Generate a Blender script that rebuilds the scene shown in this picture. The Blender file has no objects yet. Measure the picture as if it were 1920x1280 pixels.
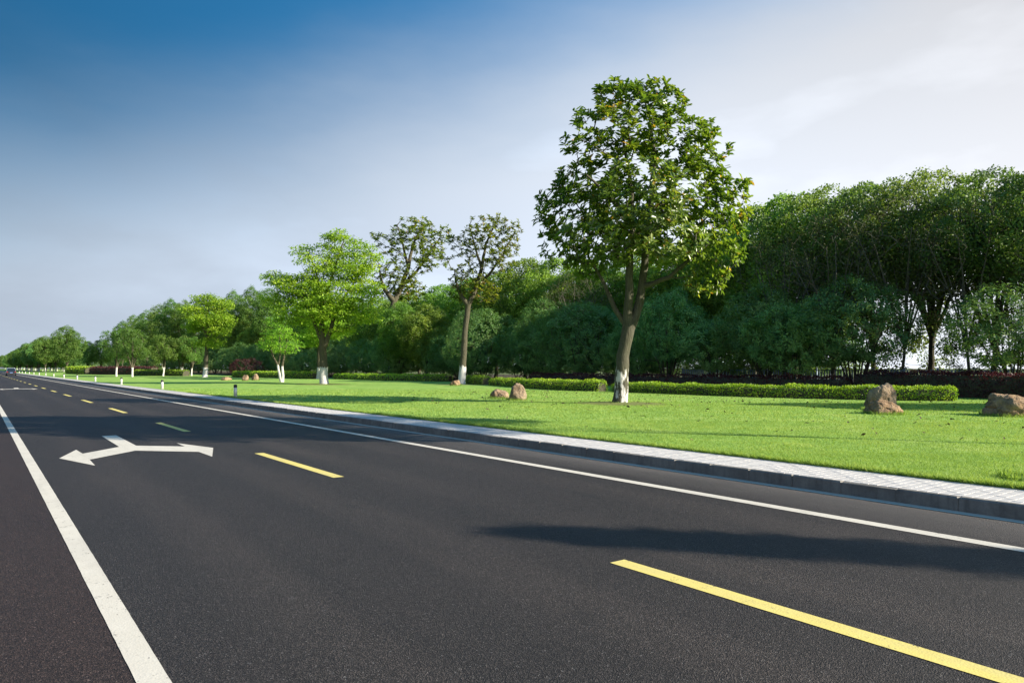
import bpy, math
import numpy as np
from mathutils import Vector, noise as mnoise

# ------------------------------------------------------------------ camera, sky, sun, exposure
scene = bpy.context.scene
COL = scene.collection
PI = math.pi
F_PX, HORIZON, CAM_H = 1350.0, 690.0, 1.65           # photograph 1920 x 1280
YAW = math.radians(36.6)                             # view turned right of the road's direction (+Y)
ST, CT = math.sin(YAW), math.cos(YAW)

cam = bpy.data.cameras.new('camera')
cam.sensor_width = 36.0
cam.lens = 36.0 * F_PX / 1920.0
cam.shift_y = (HORIZON - 640.0) / 1920.0
cam.clip_start = 0.1
cam.clip_end = 6000.0
camo = bpy.data.objects.new('camera', cam)
COL.objects.link(camo)
camo.location = (0, 0, CAM_H)
camo.rotation_euler = (PI / 2, 0, -YAW)
scene.camera = camo

SUN_EL, SUN_AZ = math.radians(26.0), math.radians(144.0)     # azimuth clockwise from +Y
SUN_DIR = Vector((math.sin(SUN_AZ) * math.cos(SUN_EL), math.cos(SUN_AZ) * math.cos(SUN_EL), math.sin(SUN_EL)))

world = bpy.data.worlds.new('World')
scene.world = world
world.use_nodes = True
wn, wl = world.node_tree.nodes, world.node_tree.links
bg = wn['Background']
bg.inputs['Strength'].default_value = 0.10
sky = wn.new('ShaderNodeTexSky')
sky.sky_type = 'NISHITA'
sky.sun_disc = False
sky.sun_elevation = SUN_EL
sky.sun_rotation = SUN_AZ
sky.air_density = 1.0
sky.dust_density = 2.2
sky.ozone_density = 3.0


def wmath(op, a, b=None, c=None, clamp=False):
    n = wn.new('ShaderNodeMath'); n.operation = op; n.use_clamp = clamp
    for i, v in enumerate((a, b, c)):
        if v is None: continue
        if isinstance(v, (int, float)): n.inputs[i].default_value = v
        else: wl.new(v, n.inputs[i])
    return n.outputs[0]


def wmix(fac, a, b, mode='MIX'):
    n = wn.new('ShaderNodeMix'); n.data_type = 'RGBA'; n.blend_type = mode
    for s, v in (('Factor', fac), ('A', a), ('B', b)):
        sock = [i for i in n.inputs if i.name == s and i.enabled][0] if s != 'Factor' else n.inputs[0]
        if isinstance(v, (int, float)): sock.default_value = v
        elif isinstance(v, tuple): sock.default_value = v
        else: wl.new(v, sock)
    return [o for o in n.outputs if o.enabled][0]


# thin air haze: the Nishita sky paled near the horizon and towards the sun, deepened away from both
tc = wn.new('ShaderNodeTexCoord')
sep = wn.new('ShaderNodeSeparateXYZ'); wl.new(tc.outputs['Generated'], sep.inputs[0])
dotn = wn.new('ShaderNodeVectorMath'); dotn.operation = 'DOT_PRODUCT'
wl.new(tc.outputs['Generated'], dotn.inputs[0]); dotn.inputs[1].default_value = SUN_DIR
dots = dotn.outputs['Value']
elev = wmath('MAXIMUM', sep.outputs['Z'], 0.0)
q = wmath('SUBTRACT', elev, wmath('MULTIPLY', dots, 0.30))
# thin cirrus streaks shift the edge of the haze a little
mp = wn.new('ShaderNodeMapping'); wl.new(tc.outputs['Generated'], mp.inputs[0])
mp.inputs['Scale'].default_value = (1.6, 1.6, 4.5); mp.inputs['Rotation'].default_value = (0.35, 0.5, 0.4)
nz = wn.new('ShaderNodeTexNoise'); wl.new(mp.outputs[0], nz.inputs['Vector'])
nz.inputs['Scale'].default_value = 1.5; nz.inputs['Detail'].default_value = 6.0; nz.inputs['Roughness'].default_value = 0.5
q = wmath('ADD', q, wmath('MULTIPLY', wmath('SUBTRACT', nz.outputs[0], 0.5), 0.14))
hz = wn.new('ShaderNodeMapRange'); hz.interpolation_type = 'SMOOTHSTEP'
wl.new(q, hz.inputs['Value'])
for k_, v_ in (('From Min', 0.27), ('From Max', 0.53), ('To Min', 1.0), ('To Max', 0.0)): hz.inputs[k_].default_value = v_
lum = wn.new('ShaderNodeRGBToBW'); wl.new(sky.outputs[0], lum.inputs[0])
hb = wmath('ADD', wmath('MINIMUM', wmath('MULTIPLY_ADD', dots, 2.9, 3.85), 3.9), wmath('MULTIPLY', lum.outputs[0], 0.03))
hb = wmath('MULTIPLY', hb, wmath('MULTIPLY_ADD', wmath('SUBTRACT', nz.outputs[0], 0.47, clamp=True), 1.3, 0.97))
hb = wmath('MULTIPLY', hb, wmath('MAXIMUM', wmath('MULTIPLY_ADD', elev, -1.15, 1.24), 0.45))
warm = wmath('MULTIPLY_ADD', dots, 1.1, 0.45, clamp=True)
haze_col = wmix(1.0, wmix(warm, (0.86, 1.0, 1.20, 1), (0.975, 0.985, 1.03, 1)), hb, 'MULTIPLY')
kd = wmath('MAXIMUM', wmath('MULTIPLY_ADD', dots, 1.0, 0.86), 0.34)
deep = wmix(1.0, wmix(1.0, sky.outputs[0], (0.20, 0.76, 0.97, 1), 'MULTIPLY'), kd, 'MULTIPLY')
skyc = wmix(hz.outputs[0], deep, haze_col)
wl.new(skyc, bg.inputs['Color'])

sun = bpy.data.lights.new('sun', 'SUN')
sun.energy = 5.0
sun.angle = math.radians(0.5)
sun.color = (1.0, 0.90, 0.76)
suno = bpy.data.objects.new('sun', sun)
COL.objects.link(suno)
suno.rotation_euler = (-SUN_DIR).to_track_quat('-Z', 'Y').to_euler()
suno.location = (40, -30, 40)

vs = scene.view_settings
vs.view_transform = 'Standard'
vs.look = 'None'
vs.exposure = 1.30
vs.gamma = 1.0
vs.use_curve_mapping = False
scene.cycles.max_bounces = 8
scene.cycles.transparent_max_bounces = 6
scene.cycles.transmission_bounces = 4
scene.cycles.diffuse_bounces = 3
scene.cycles.glossy_bounces = 2
scene.cycles.caustics_reflective = False
scene.cycles.caustics_refractive = False


# ------------------------------------------------------------------ helpers: places
def world_xy(lat, z):
    """metres right of / ahead of the camera -> world X, Y"""
    return z * ST + lat * CT, z * CT - lat * ST


def on_ground(px, py, gz=0.0):
    """where the sight line through a photo pixel meets ground of height gz"""
    z = F_PX * (CAM_H - gz) / (py - HORIZON)
    return world_xy((px - 960.0) / F_PX * z, z)


def at_depth(px, z):
    return world_xy((px - 960.0) / F_PX * z, z)


def at_offset(px, d):
    """point d metres right of the road's own axis (world X = d) seen in photo column px"""
    z = F_PX * d / (CT * (px - (960.0 - F_PX * math.tan(YAW))))
    return d, (z - d * ST) / CT, z


# ------------------------------------------------------------------ helpers: objects
def link(o, parent=None):
    COL.objects.link(o)
    if parent is not None:
        o.parent = parent
    return o


def tag(o, label=None, cat=None, group=None, kind=None):
    if label: o['label'] = label
    if cat: o['category'] = cat
    if group: o['group'] = group
    if kind: o['kind'] = kind
    return o


def empty(name, loc, rz=0.0, s=1.0):
    o = bpy.data.objects.new(name, None)
    o.empty_display_size = 0.3
    o.location = loc
    o.rotation_euler = (0, 0, rz)
    o.scale = (s, s, s)
    return link(o)


def pydata(name, verts, faces, mat=None, parent=None, smooth=False):
    me = bpy.data.meshes.new(name)
    me.from_pydata([tuple(v) for v in verts], [], faces)
    if mat: me.materials.append(mat)
    if smooth: me.shade_smooth()
    me.update()
    return link(bpy.data.objects.new(name, me), parent)


def fast_mesh(name, co, loops, starts, mats, smooth=False, attrs=None, matidx=None):
    """co (N,3); loops: flat vertex indices; starts: first loop of each face"""
    me = bpy.data.meshes.new(name)
    me.vertices.add(len(co)); me.vertices.foreach_set('co', np.ascontiguousarray(co, dtype=np.float32).ravel())
    me.loops.add(len(loops)); me.loops.foreach_set('vertex_index', np.ascontiguousarray(loops, dtype=np.int32))
    me.polygons.add(len(starts)); me.polygons.foreach_set('loop_start', np.ascontiguousarray(starts, dtype=np.int32))
    for m in mats: me.materials.append(m)
    if matidx is not None: me.polygons.foreach_set('material_index', np.ascontiguousarray(matidx, dtype=np.int32))
    if attrs:
        for k, v in attrs.items():
            a = me.attributes.new(k, 'FLOAT', 'POINT'); a.data.foreach_set('value', np.ascontiguousarray(v, dtype=np.float32))
    me.update(calc_edges=True)
    me.validate()
    if smooth: me.shade_smooth()
    return me


class MB:
    """collects boxes, lathes and lofts into one mesh"""
    def __init__(s): s.v, s.f = [], []

    def box(s, x0, x1, y0, y1, z0, z1):
        b = len(s.v)
        s.v += [(x0, y0, z0), (x1, y0, z0), (x1, y1, z0), (x0, y1, z0), (x0, y0, z1), (x1, y0, z1), (x1, y1, z1), (x0, y1, z1)]
        s.f += [tuple(b + i for i in q) for q in ((0, 3, 2, 1), (4, 5, 6, 7), (0, 1, 5, 4), (1, 2, 6, 5), (2, 3, 7, 6), (3, 0, 4, 7))]
        return s

    def loft(s, rings, cap0=True, cap1=True):
        b = len(s.v); k = len(rings[0])
        for r in rings: s.v += [tuple(p) for p in r]
        for i in range(len(rings) - 1):
            for j in range(k):
                a, c = b + i * k + j, b + i * k + (j + 1) % k
                s.f.append((a, c, c + k, a + k))
        if cap0: s.f.append(tuple(b + j for j in reversed(range(k))))
        if cap1: s.f.append(tuple(b + (len(rings) - 1) * k + j for j in range(k)))
        return s

    def lathe(s, prof, n=20, c=(0, 0, 0), axis='z'):
        rings = []
        for r, z in prof:
            ring = []
            for i in range(n):
                a = 2 * PI * i / n
                p = (r * math.cos(a), r * math.sin(a), z)
                if axis == 'x': p = (p[2], p[0], p[1])
                ring.append((p[0] + c[0], p[1] + c[1], p[2] + c[2]))
            rings.append(ring)
        return s.loft(rings)

    def build(s, name, mat, parent=None, smooth=False, bevel=0.0):
        o = pydata(name, s.v, s.f, mat, parent, smooth)
        if bevel:
            m = o.modifiers.new('bevel', 'BEVEL'); m.width = bevel; m.segments = 2; m.limit_method = 'ANGLE'
        return o


# ------------------------------------------------------------------ helpers: materials
class NT:
    def __init__(s, name):
        s.m = bpy.data.materials.new(name); s.m.use_nodes = True
        s.n, s.l = s.m.node_tree.nodes, s.m.node_tree.links
        s.p = s.n['Principled BSDF']; s.out = s.n['Material Output']

    def put(s, sock, v):
        if isinstance(v, (int, float)): sock.default_value = v
        elif isinstance(v, tuple): sock.default_value = v if len(v) != 3 or sock.type == 'VECTOR' else (*v, 1)
        else: s.l.new(v, sock)

    def math(s, op, a, b=None, c=None, clamp=False):
        n = s.n.new('ShaderNodeMath'); n.operation = op; n.use_clamp = clamp
        for i, v in enumerate((a, b, c)):
            if v is not None: s.put(n.inputs[i], v)
        return n.outputs[0]

    def mix(s, fac, a, b, mode='MIX'):
        n = s.n.new('ShaderNodeMix'); n.data_type = 'RGBA'; n.blend_type = mode
        s.put(n.inputs[0], fac)
        s.put([i for i in n.inputs if i.name == 'A' and i.enabled][0], a)
        s.put([i for i in n.inputs if i.name == 'B' and i.enabled][0], b)
        return [o for o in n.outputs if o.enabled][0]

    def coord(s, which='Object', scale=None):
        t = s.n.new('ShaderNodeTexCoord').outputs[which]
        if scale:
            m = s.n.new('ShaderNodeMapping'); s.l.new(t, m.inputs[0]); m.inputs['Scale'].default_value = scale
            t = m.outputs[0]
        return t

    def pos(s, scale=None):
        t = s.n.new('ShaderNodeNewGeometry').outputs['Position']
        if scale:
            m = s.n.new('ShaderNodeMapping'); s.l.new(t, m.inputs[0]); m.inputs['Scale'].default_value = scale
            t = m.outputs[0]
        return t

    def noise(s, vec, scale, detail=3.0, rough=0.55):
        n = s.n.new('ShaderNodeTexNoise'); s.l.new(vec, n.inputs['Vector'])
        n.inputs['Scale'].default_value = scale; n.inputs['Detail'].default_value = detail; n.inputs['Roughness'].default_value = rough
        return n.outputs[0]

    def ramp(s, fac, stops):
        n = s.n.new('ShaderNodeValToRGB'); s.l.new(fac, n.inputs[0])
        e = n.color_ramp.elements
        while len(e) < len(stops): e.new(0.5)
        for k, (p, c) in enumerate(stops):
            e[k].position = p; e[k].color = (*c, 1) if len(c) == 3 else c
        return n.outputs[0]

    def bump(s, h, strength=0.5, dist=0.02):
        b = s.n.new('ShaderNodeBump'); s.l.new(h, b.inputs['Height'])
        b.inputs['Strength'].default_value = strength; b.inputs['Distance'].default_value = dist
        s.l.new(b.outputs[0], s.p.inputs['Normal'])

    def set(s, color=None, rough=None, spec=None, metal=None):
        if color is not None: s.put(s.p.inputs['Base Color'], color)
        if rough is not None: s.put(s.p.inputs['Roughness'], rough)
        if spec is not None: s.p.inputs['Specular IOR Level'].default_value = spec
        if metal is not None: s.p.inputs['Metallic'].default_value = metal
        return s


def leaf_material(name, stops, trans=0.35, tint=(1.25, 1.15, 0.5), rough=0.5, spec=0.35, under=None, yellow=None):
    t = NT(name)
    g = t.n.new('ShaderNodeNewGeometry')
    at = t.n.new('ShaderNodeAttribute'); at.attribute_name = 'tone'
    oi = t.n.new('ShaderNodeObjectInfo')
    v = t.math('MULTIPLY_ADD', g.outputs['Random Per Island'], 0.45, t.math('MULTIPLY', at.outputs['Fac'], 0.55))
    col = t.ramp(v, stops)
    if yellow:
        yf = t.math('GREATER_THAN', t.math('FRACT', t.math('MULTIPLY', g.outputs['Random Per Island'], 37.7)), 1.0 - yellow[0])
        yf = t.math('MULTIPLY', yf, t.math('GREATER_THAN', at.outputs['Fac'], 0.55))
        col = t.mix(yf, col, yellow[1])
    hsv = t.n.new('ShaderNodeHueSaturation'); t.l.new(col, hsv.inputs['Color'])
    t.put(hsv.inputs['Hue'], t.math('MULTIPLY_ADD', oi.outputs['Random'], 0.035, 0.4825))
    t.put(hsv.inputs['Value'], t.math('MULTIPLY_ADD', t.math('FRACT', t.math('MULTIPLY', oi.outputs['Random'], 7.3)), 0.40, 0.80))
    col = hsv.outputs[0]
    front = col
    if under:
        front = t.mix(t.math('MULTIPLY', g.outputs['Backfacing'], 0.4), col, under)
    t.set(front, rough, spec)
    tr = t.n.new('ShaderNodeBsdfTranslucent')
    t.put(tr.inputs['Color'], t.mix(1.0, col, tint, 'MULTIPLY'))
    mx = t.n.new('ShaderNodeMixShader'); mx.inputs[0].default_value = trans
    t.l.new(t.p.outputs[0], mx.inputs[1]); t.l.new(tr.outputs[0], mx.inputs[2]); t.l.new(mx.outputs[0], t.out.inputs['Surface'])
    return t.m


def bark_material(name, c1, c2, white=None, patch=0.5):
    t = NT(name)
    p = t.coord('Object')
    n1 = t.noise(t.coord('Object', (1, 1, 0.22)), 14.0, 5.0, 0.65)
    n2 = t.noise(p, 2.3, 3.0)
    col = t.mix(t.math('MULTIPLY_ADD', n1, 1.6, -0.35, clamp=True), c1, c2)
    col = t.mix(t.math('MULTIPLY', n2, 0.5), col, (0.10, 0.11, 0.055))
    if white:
        s = t.n.new('ShaderNodeSeparateXYZ'); t.l.new(p, s.inputs[0])
        n3 = t.noise(t.coord('Object', (1, 1, 0.35)), 5.0, 6.0, 0.7)
        lim = t.math('MULTIPLY_ADD', t.math('SUBTRACT', n3, 0.5), 1.1, white)
        f = t.math('MULTIPLY', t.math('SUBTRACT', lim, s.outputs['Z']), 14.0, clamp=True)
        flake = t.math('MULTIPLY', t.math('SUBTRACT', n3, 0.50 - 0.26 * patch), 18.0, clamp=True)
        wcol = t.mix(t.noise(p, 9.0, 4.0), (0.60, 0.59, 0.56), (0.44, 0.43, 0.40))
        col = t.mix(t.math('MULTIPLY', f, flake), col, wcol)
    t.set(col, 0.88, 0.15)
    t.bump(n1, 1.0, 0.06)
    return t.m


# ------------------------------------------------------------------ materials of the setting
t = NT('asphalt')
pw = t.pos()
sx = t.n.new('ShaderNodeSeparateXYZ'); t.l.new(pw, sx.inputs[0])
vor = t.n.new('ShaderNodeTexVoronoi'); t.l.new(pw, vor.inputs['Vector']); vor.inputs['Scale'].default_value = 135.0
grain = t.noise(pw, 85.0, 4.0, 0.75)
patchn = t.noise(t.pos((1.0, 0.22, 1.0)), 0.9, 4.0, 0.6)
big = t.noise(pw, 0.23, 3.0, 0.5)
vc = t.n.new('ShaderNodeSeparateColor'); t.l.new(vor.outputs['Color'], vc.inputs[0])
stone = t.math('POWER', vc.outputs[0], 3.2)
base = t.mix(stone, (0.0078, 0.0068, 0.0062), (0.066, 0.058, 0.052))
base = t.mix(t.math('MULTIPLY', t.math('SUBTRACT', grain, 0.46, clamp=True), 2.0, clamp=True), base, (0.048, 0.042, 0.038))
base = t.mix(t.math('MULTIPLY_ADD', patchn, 0.9, -0.25, clamp=True), base, t.mix(1.0, base, (1.75, 1.62, 1.55), 'MULTIPLY'))
base = t.mix(t.math('MULTIPLY_ADD', big, 1.2, -0.3, clamp=True), t.mix(1.0, base, (0.82, 0.82, 0.86), 'MULTIPLY'), base)
# wheel tracks polished a little paler, oil between them, hairline cracks
def track(x0):
    q_ = t.math('DIVIDE', t.math('SUBTRACT', t.math('ADD', sx.outputs['X'], t.math('MULTIPLY', t.math('SUBTRACT', big, 0.5), 0.5)), x0), 0.42)
    return t.math('SUBTRACT', 1.0, t.math('MULTIPLY', q_, q_), clamp=True)


trk = t.math('ADD', t.math('ADD', track(1.75), track(3.45)), t.math('ADD', track(5.15), track(6.8)), clamp=True)
wearn = t.noise(t.pos((1.0, 0.06, 1.0)), 1.7, 5.0, 0.6)
base = t.mix(t.math('MULTIPLY', trk, t.math('MULTIPLY_ADD', wearn, 1.5, -0.35, clamp=True)), base, t.mix(1.0, base, (1.75, 1.68, 1.60), 'MULTIPLY'))
oil = t.math('MULTIPLY', t.math('SUBTRACT', t.noise(t.pos((1.0, 0.35, 1.0)), 2.6, 4.0, 0.5), 0.63, clamp=True), 6.0, clamp=True)
base = t.mix(t.math('MULTIPLY', oil, 0.55), base, (0.010, 0.0098, 0.0095))
spark = t.math('GREATER_THAN', vc.outputs[1], 0.992)
base = t.mix(t.math('MULTIPLY', spark, 0.55), base, (0.22, 0.21, 0.20))
# dust swept to the kerb, browner resurfacing left of the left line
dn = t.math('ADD', sx.outputs['X'], t.math('MULTIPLY', t.math('SUBTRACT', patchn, 0.5), 1.3))
dust = t.math('MULTIPLY', t.math('DIVIDE', t.math('SUBTRACT', dn, 7.7), 1.6, clamp=True), 0.62)
base = t.mix(dust, base, (0.17, 0.155, 0.140))
lf = t.math('LESS_THAN', sx.outputs['X'], 0.72)
base = t.mix(lf, base, t.mix(1.0, base, (1.12, 0.86, 0.78), 'MULTIPLY'))
t.set(base, 0.62, 0.26)
t.bump(t.math('ADD', vor.outputs['Distance'], t.math('MULTIPLY', grain, 0.8)), 0.8, 0.010)
M_ASPH = t.m


def paint_material(name, c1, c2, wear=0.35):
    t = NT(name)
    p = t.pos()
    n1 = t.noise(p, 30.0, 5.0, 0.7); n2 = t.noise(p, 3.0, 4.0, 0.6)
    col = t.mix(n2, c1, c2)
    col = t.mix(t.math('MULTIPLY', t.math('SUBTRACT', n1, 0.60, clamp=True), 4.0 * wear, clamp=True), col, (0.12, 0.115, 0.11))
    chip = t.math('MULTIPLY', t.math('SUBTRACT', t.math('MULTIPLY', t.noise(p, 7.0, 6.0, 0.75), t.noise(p, 55.0, 4.0, 0.7)), 0.325, clamp=True), 22.0 * wear, clamp=True)
    col = t.mix(chip, col, (0.055, 0.052, 0.050))
    col = t.mix(t.math('MULTIPLY', t.math('SUBTRACT', t.noise(t.pos((1.0, 0.15, 1.0)), 4.0, 4.0), 0.48, clamp=True), 1.6 * wear, clamp=True), col, (0.26, 0.245, 0.22))
    vor = t.n.new('ShaderNodeTexVoronoi'); t.l.new(p, vor.inputs['Vector']); vor.inputs['Scale'].default_value = 70.0
    t.set(col, 0.75, 0.25)
    t.bump(t.math('ADD', vor.outputs['Distance'], n1), 0.22, 0.005)
    return t.m


M_WHITE = paint_material('white_road_paint', (0.53, 0.500, 0.435), (0.43, 0.400, 0.335), 0.7)
M_YELLOW = paint_material('yellow_road_paint', (0.58, 0.50, 0.17), (0.52, 0.42, 0.10), 0.6)

t = NT('lawn_grass_base')
p = t.pos()
g1, g2, g3 = t.noise(p, 1.1, 4.0, 0.6), t.noise(p, 9.0, 4.0, 0.7), t.noise(p, 0.16, 3.0, 0.5)
col = t.ramp(t.math('ADD', t.math('MULTIPLY', g2, 0.6), t.math('MULTIPLY', g1, 0.4)),
             [(0.28, (0.112, 0.195, 0.036)), (0.52, (0.205, 0.330, 0.066)), (0.75, (0.31, 0.43, 0.110))])
col = t.mix(t.math('MULTIPLY_ADD', g3, 1.4, -0.45, clamp=True), col, t.mix(1.0, col, (0.72, 0.86, 0.7), 'MULTIPLY'))
dry = t.math('MULTIPLY', t.math('SUBTRACT', t.noise(p, 0.55, 5.0, 0.65), 0.50, clamp=True), 3.2, clamp=True)
col = t.mix(dry, col, (0.33, 0.40, 0.11))
t.set(col, 0.9, 0.12)
t.bump(t.noise(p, 28.0, 4.0, 0.7), 0.5, 0.04)
M_LAWN = t.m

M_BLADE = leaf_material('grass_blade', [(0.0, (0.136, 0.233, 0.040)), (0.5, (0.225, 0.334, 0.064)), (1.0, (0.356, 0.417, 0.106))],
                        trans=0.40, tint=(1.15, 1.1, 0.6), rough=0.6, spec=0.25)

t = NT('planting_soil')
p = t.pos()
t.set(t.mix(t.noise(p, 3.0, 6.0, 0.7), (0.030, 0.024, 0.016), (0.075, 0.062, 0.035)), 0.95, 0.1)
t.bump(t.noise(p, 14.0, 5.0), 0.8, 0.05)
M_SOIL = t.m
t = NT('worn_turf')
p = t.pos()
t.set(t.mix(t.noise(p, 7.0, 6.0, 0.7), (0.10, 0.17, 0.03), (0.20, 0.17, 0.08)), 0.95, 0.1)
t.bump(t.noise(p, 30.0, 5.0), 0.9, 0.04)
M_WORN = t.m
t = NT('open_ground')
p = t.pos()
t.set(t.mix(t.noise(p, 0.4, 5.0), (0.06, 0.10, 0.03), (0.11, 0.12, 0.05)), 0.95, 0.1)
M_GROUND = t.m

t = NT('kerb_concrete')
p = t.pos(); oi = t.n.new('ShaderNodeObjectInfo')
n1, n2 = t.noise(p, 3.5, 6.0, 0.7), t.noise(p, 40.0, 3.0)
col = t.mix(t.math('MULTIPLY_ADD', n1, 2.0, -0.5, clamp=True), (0.060, 0.054, 0.046), (0.25, 0.23, 0.20))
col = t.mix(t.math('MULTIPLY', t.math('SUBTRACT', t.noise(t.pos((6.0, 6.0, 0.8)), 2.5, 5.0), 0.5, clamp=True), 3.0, clamp=True), col, (0.045, 0.042, 0.036))
col = t.mix(t.math('MULTIPLY', n2, 0.35), col, (0.30, 0.29, 0.28))
col = t.mix(t.math('MULTIPLY', oi.outputs['Random'], 0.4), col, (0.12, 0.115, 0.105))
t.set(col, 0.9, 0.2)
t.bump(n2, 0.4, 0.006)
M_KERB = t.m
t = NT('paver_concrete')
p = t.pos(); g = t.n.new('ShaderNodeNewGeometry'); oi = t.n.new('ShaderNodeObjectInfo')
rnd = t.math('FRACT', t.math('ADD', g.outputs['Random Per Island'], oi.outputs['Random']))
col = t.mix(rnd, (0.425, 0.410, 0.390), (0.458, 0.444, 0.428))
col = t.mix(t.math('MULTIPLY', t.noise(p, 22.0, 5.0, 0.7), 0.5), col, (0.36, 0.35, 0.34))
col = t.mix(t.math('MULTIPLY_ADD', t.noise(p, 1.3, 4.0), 1.2, -0.45, clamp=True), col, (0.40, 0.385, 0.36))
t.set(col, 0.9, 0.2)
t.bump(t.noise(p, 60.0, 3.0), 0.35, 0.004)
M_PAVER = t.m
t = NT('joint_sand')
p = t.pos()
t.set(t.mix(t.noise(p, 10.0, 4.0), (0.22, 0.21, 0.19), (0.30, 0.285, 0.26)), 0.95, 0.1)
M_JOINT = t.m
t = NT('distant_paving')
p = t.pos()
br = t.n.new('ShaderNodeTexBrick'); t.l.new(p, br.inputs['Vector'])
br.inputs['Scale'].default_value = 1.0
br.inputs['Color1'].default_value = (0.385, 0.370, 0.352, 1); br.inputs['Color2'].default_value = (0.445, 0.432, 0.418, 1)
br.inputs['Mortar'].default_value = (0.20, 0.19, 0.175, 1)
br.inputs['Brick Width'].default_value = 0.115; br.inputs['Row Height'].default_value = 0.12
br.inputs['Mortar Size'].default_value = 0.008; br.offset = 0.0
t.set(t.mix(t.math('MULTIPLY', t.noise(p, 1.0, 4.0), 0.4), br.outputs['Color'], (0.39, 0.375, 0.35)), 0.9, 0.2)
M_PAVFAR = t.m
t = NT('gutter_concrete')
p = t.pos()
t.set(t.mix(t.noise(t.pos((1, 0.3, 1)), 5.0, 5.0, 0.65), (0.42, 0.36, 0.30), (0.52, 0.45, 0.38)), 0.6, 0.4)
M_GUTTER = t.m

t = NT('boulder_stone')
p = t.coord('Object')
n1, n2, n3 = t.noise(p, 2.2, 6.0, 0.65), t.noise(p, 6.5, 6.0, 0.7), t.noise(p, 1.1, 3.0)
col = t.ramp(n1, [(0.30, (0.095, 0.068, 0.045)), (0.45, (0.24, 0.175, 0.115)), (0.60, (0.34, 0.275, 0.195)), (0.75, (0.23, 0.215, 0.185))])
col = t.mix(t.math('MULTIPLY', t.math('SUBTRACT', n2, 0.52, clamp=True), 5.0, clamp=True), col, (0.14, 0.12, 0.10))
col = t.mix(t.math('MULTIPLY', t.math('SUBTRACT', n3, 0.52, clamp=True), 3.0, clamp=True), col, (0.30, 0.20, 0.11))
oi = t.n.new('ShaderNodeObjectInfo')
col = t.mix(t.math('MULTIPLY', oi.outputs['Random'], 0.75), col, t.mix(1.0, col, (1.22, 1.04, 0.85), 'MULTIPLY'))
t.set(col, 0.9, 0.15)
t.bump(t.math('ADD', n2, t.math('MULTIPLY', t.noise(p, 22.0, 5.0), 0.5)), 1.0, 0.12)
M_ROCK = t.m


def plain(name, c, rough=0.5, spec=0.4, metal=0.0, var=0.15):
    t = NT(name)
    n = t.noise(t.coord('Object'), 6.0, 4.0)
    t.set(t.mix(t.math('MULTIPLY', n, var), c, tuple(x * 0.5 for x in c)), rough, spec, metal)
    return t.m


M_POSTW = plain('bollard_white', (0.58, 0.57, 0.55), 0.6)
M_POSTB = plain('bollard_black', (0.025, 0.026, 0.030), 0.5)
M_CARP = plain('car_paint', (0.018, 0.022, 0.030), 0.25, 0.5, 0.3, 0.05)
M_CARG = plain('car_glass', (0.010, 0.013, 0.017), 0.08, 0.6)
M_TYRE = plain('tyre_rubber', (0.015, 0.015, 0.016), 0.85)
M_RIM = plain('wheel_rim', (0.35, 0.36, 0.38), 0.35, 0.5, 0.8)
M_LAMP = plain('tail_lamp', (0.30, 0.015, 0.012), 0.2)
M_PLATE = plain('number_plate_blank', (0.12, 0.20, 0.42), 0.5)
M_CHROME = plain('car_bright_trim', (0.55, 0.57, 0.60), 0.3, 0.5, 0.8)
M_FENCE = plain('fence_paint', (0.22, 0.30, 0.38), 0.55)

M_BARK_W = bark_material('magnolia_bark', (0.026, 0.024, 0.019), (0.120, 0.110, 0.085), white=1.45, patch=0.02)
M_BARK_W2 = bark_material('whitewashed_bark', (0.034, 0.029, 0.022), (0.115, 0.098, 0.070), white=1.70, patch=0.70)
M_BARK = bark_material('forest_bark', (0.030, 0.026, 0.020), (0.095, 0.082, 0.062))
M_BARK_P = bark_material('pale_bark', (0.060, 0.053, 0.045), (0.15, 0.135, 0.11))

M_MAG = leaf_material('magnolia_leaf', [(0.0, (0.052, 0.109, 0.019)), (0.35, (0.104, 0.190, 0.030)), (0.7, (0.200, 0.297, 0.044)), (1.0, (0.383, 0.430, 0.075))],
                      trans=0.38, tint=(1.5, 1.3, 0.45), rough=0.30, spec=0.5, under=(0.085, 0.060, 0.022), yellow=(0.05, (0.42, 0.26, 0.035)))
M_BRIGHT = leaf_material('spring_leaf', [(0.0, (0.098, 0.211, 0.022)), (0.4, (0.195, 0.365, 0.031)), (0.75, (0.326, 0.505, 0.046)), (1.0, (0.490, 0.617, 0.077))],
                         trans=0.50, tint=(1.15, 1.1, 0.45), rough=0.5)
M_CAMPH = leaf_material('camphor_leaf', [(0.0, (0.061, 0.129, 0.021)), (0.45, (0.141, 0.267, 0.038)), (0.8, (0.252, 0.404, 0.059)), (1.0, (0.383, 0.518, 0.086))],
                        trans=0.48, tint=(1.25, 1.2, 0.5), rough=0.45)
M_OSMAN = leaf_material('dark_evergreen_leaf', [(0.0, (0.070, 0.160, 0.042)), (0.5, (0.150, 0.279, 0.071)), (1.0, (0.294, 0.445, 0.105))],
                        trans=0.40, tint=(1.1, 1.2, 0.7), rough=0.42, spec=0.4)
M_OLIVE = leaf_material('olive_leaf', [(0.0, (0.059, 0.095, 0.023)), (0.45, (0.119, 0.187, 0.039)), (0.8, (0.198, 0.293, 0.058)), (1.0, (0.290, 0.382, 0.081))],
                        trans=0.42, tint=(1.2, 1.15, 0.55), rough=0.5)
M_ROADL = leaf_material('roadside_leaf', [(0.0, (0.039, 0.102, 0.016)), (0.5, (0.091, 0.192, 0.029)), (1.0, (0.195, 0.312, 0.058))],
                        trans=0.42, tint=(1.25, 1.15, 0.5), rough=0.5)
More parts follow.
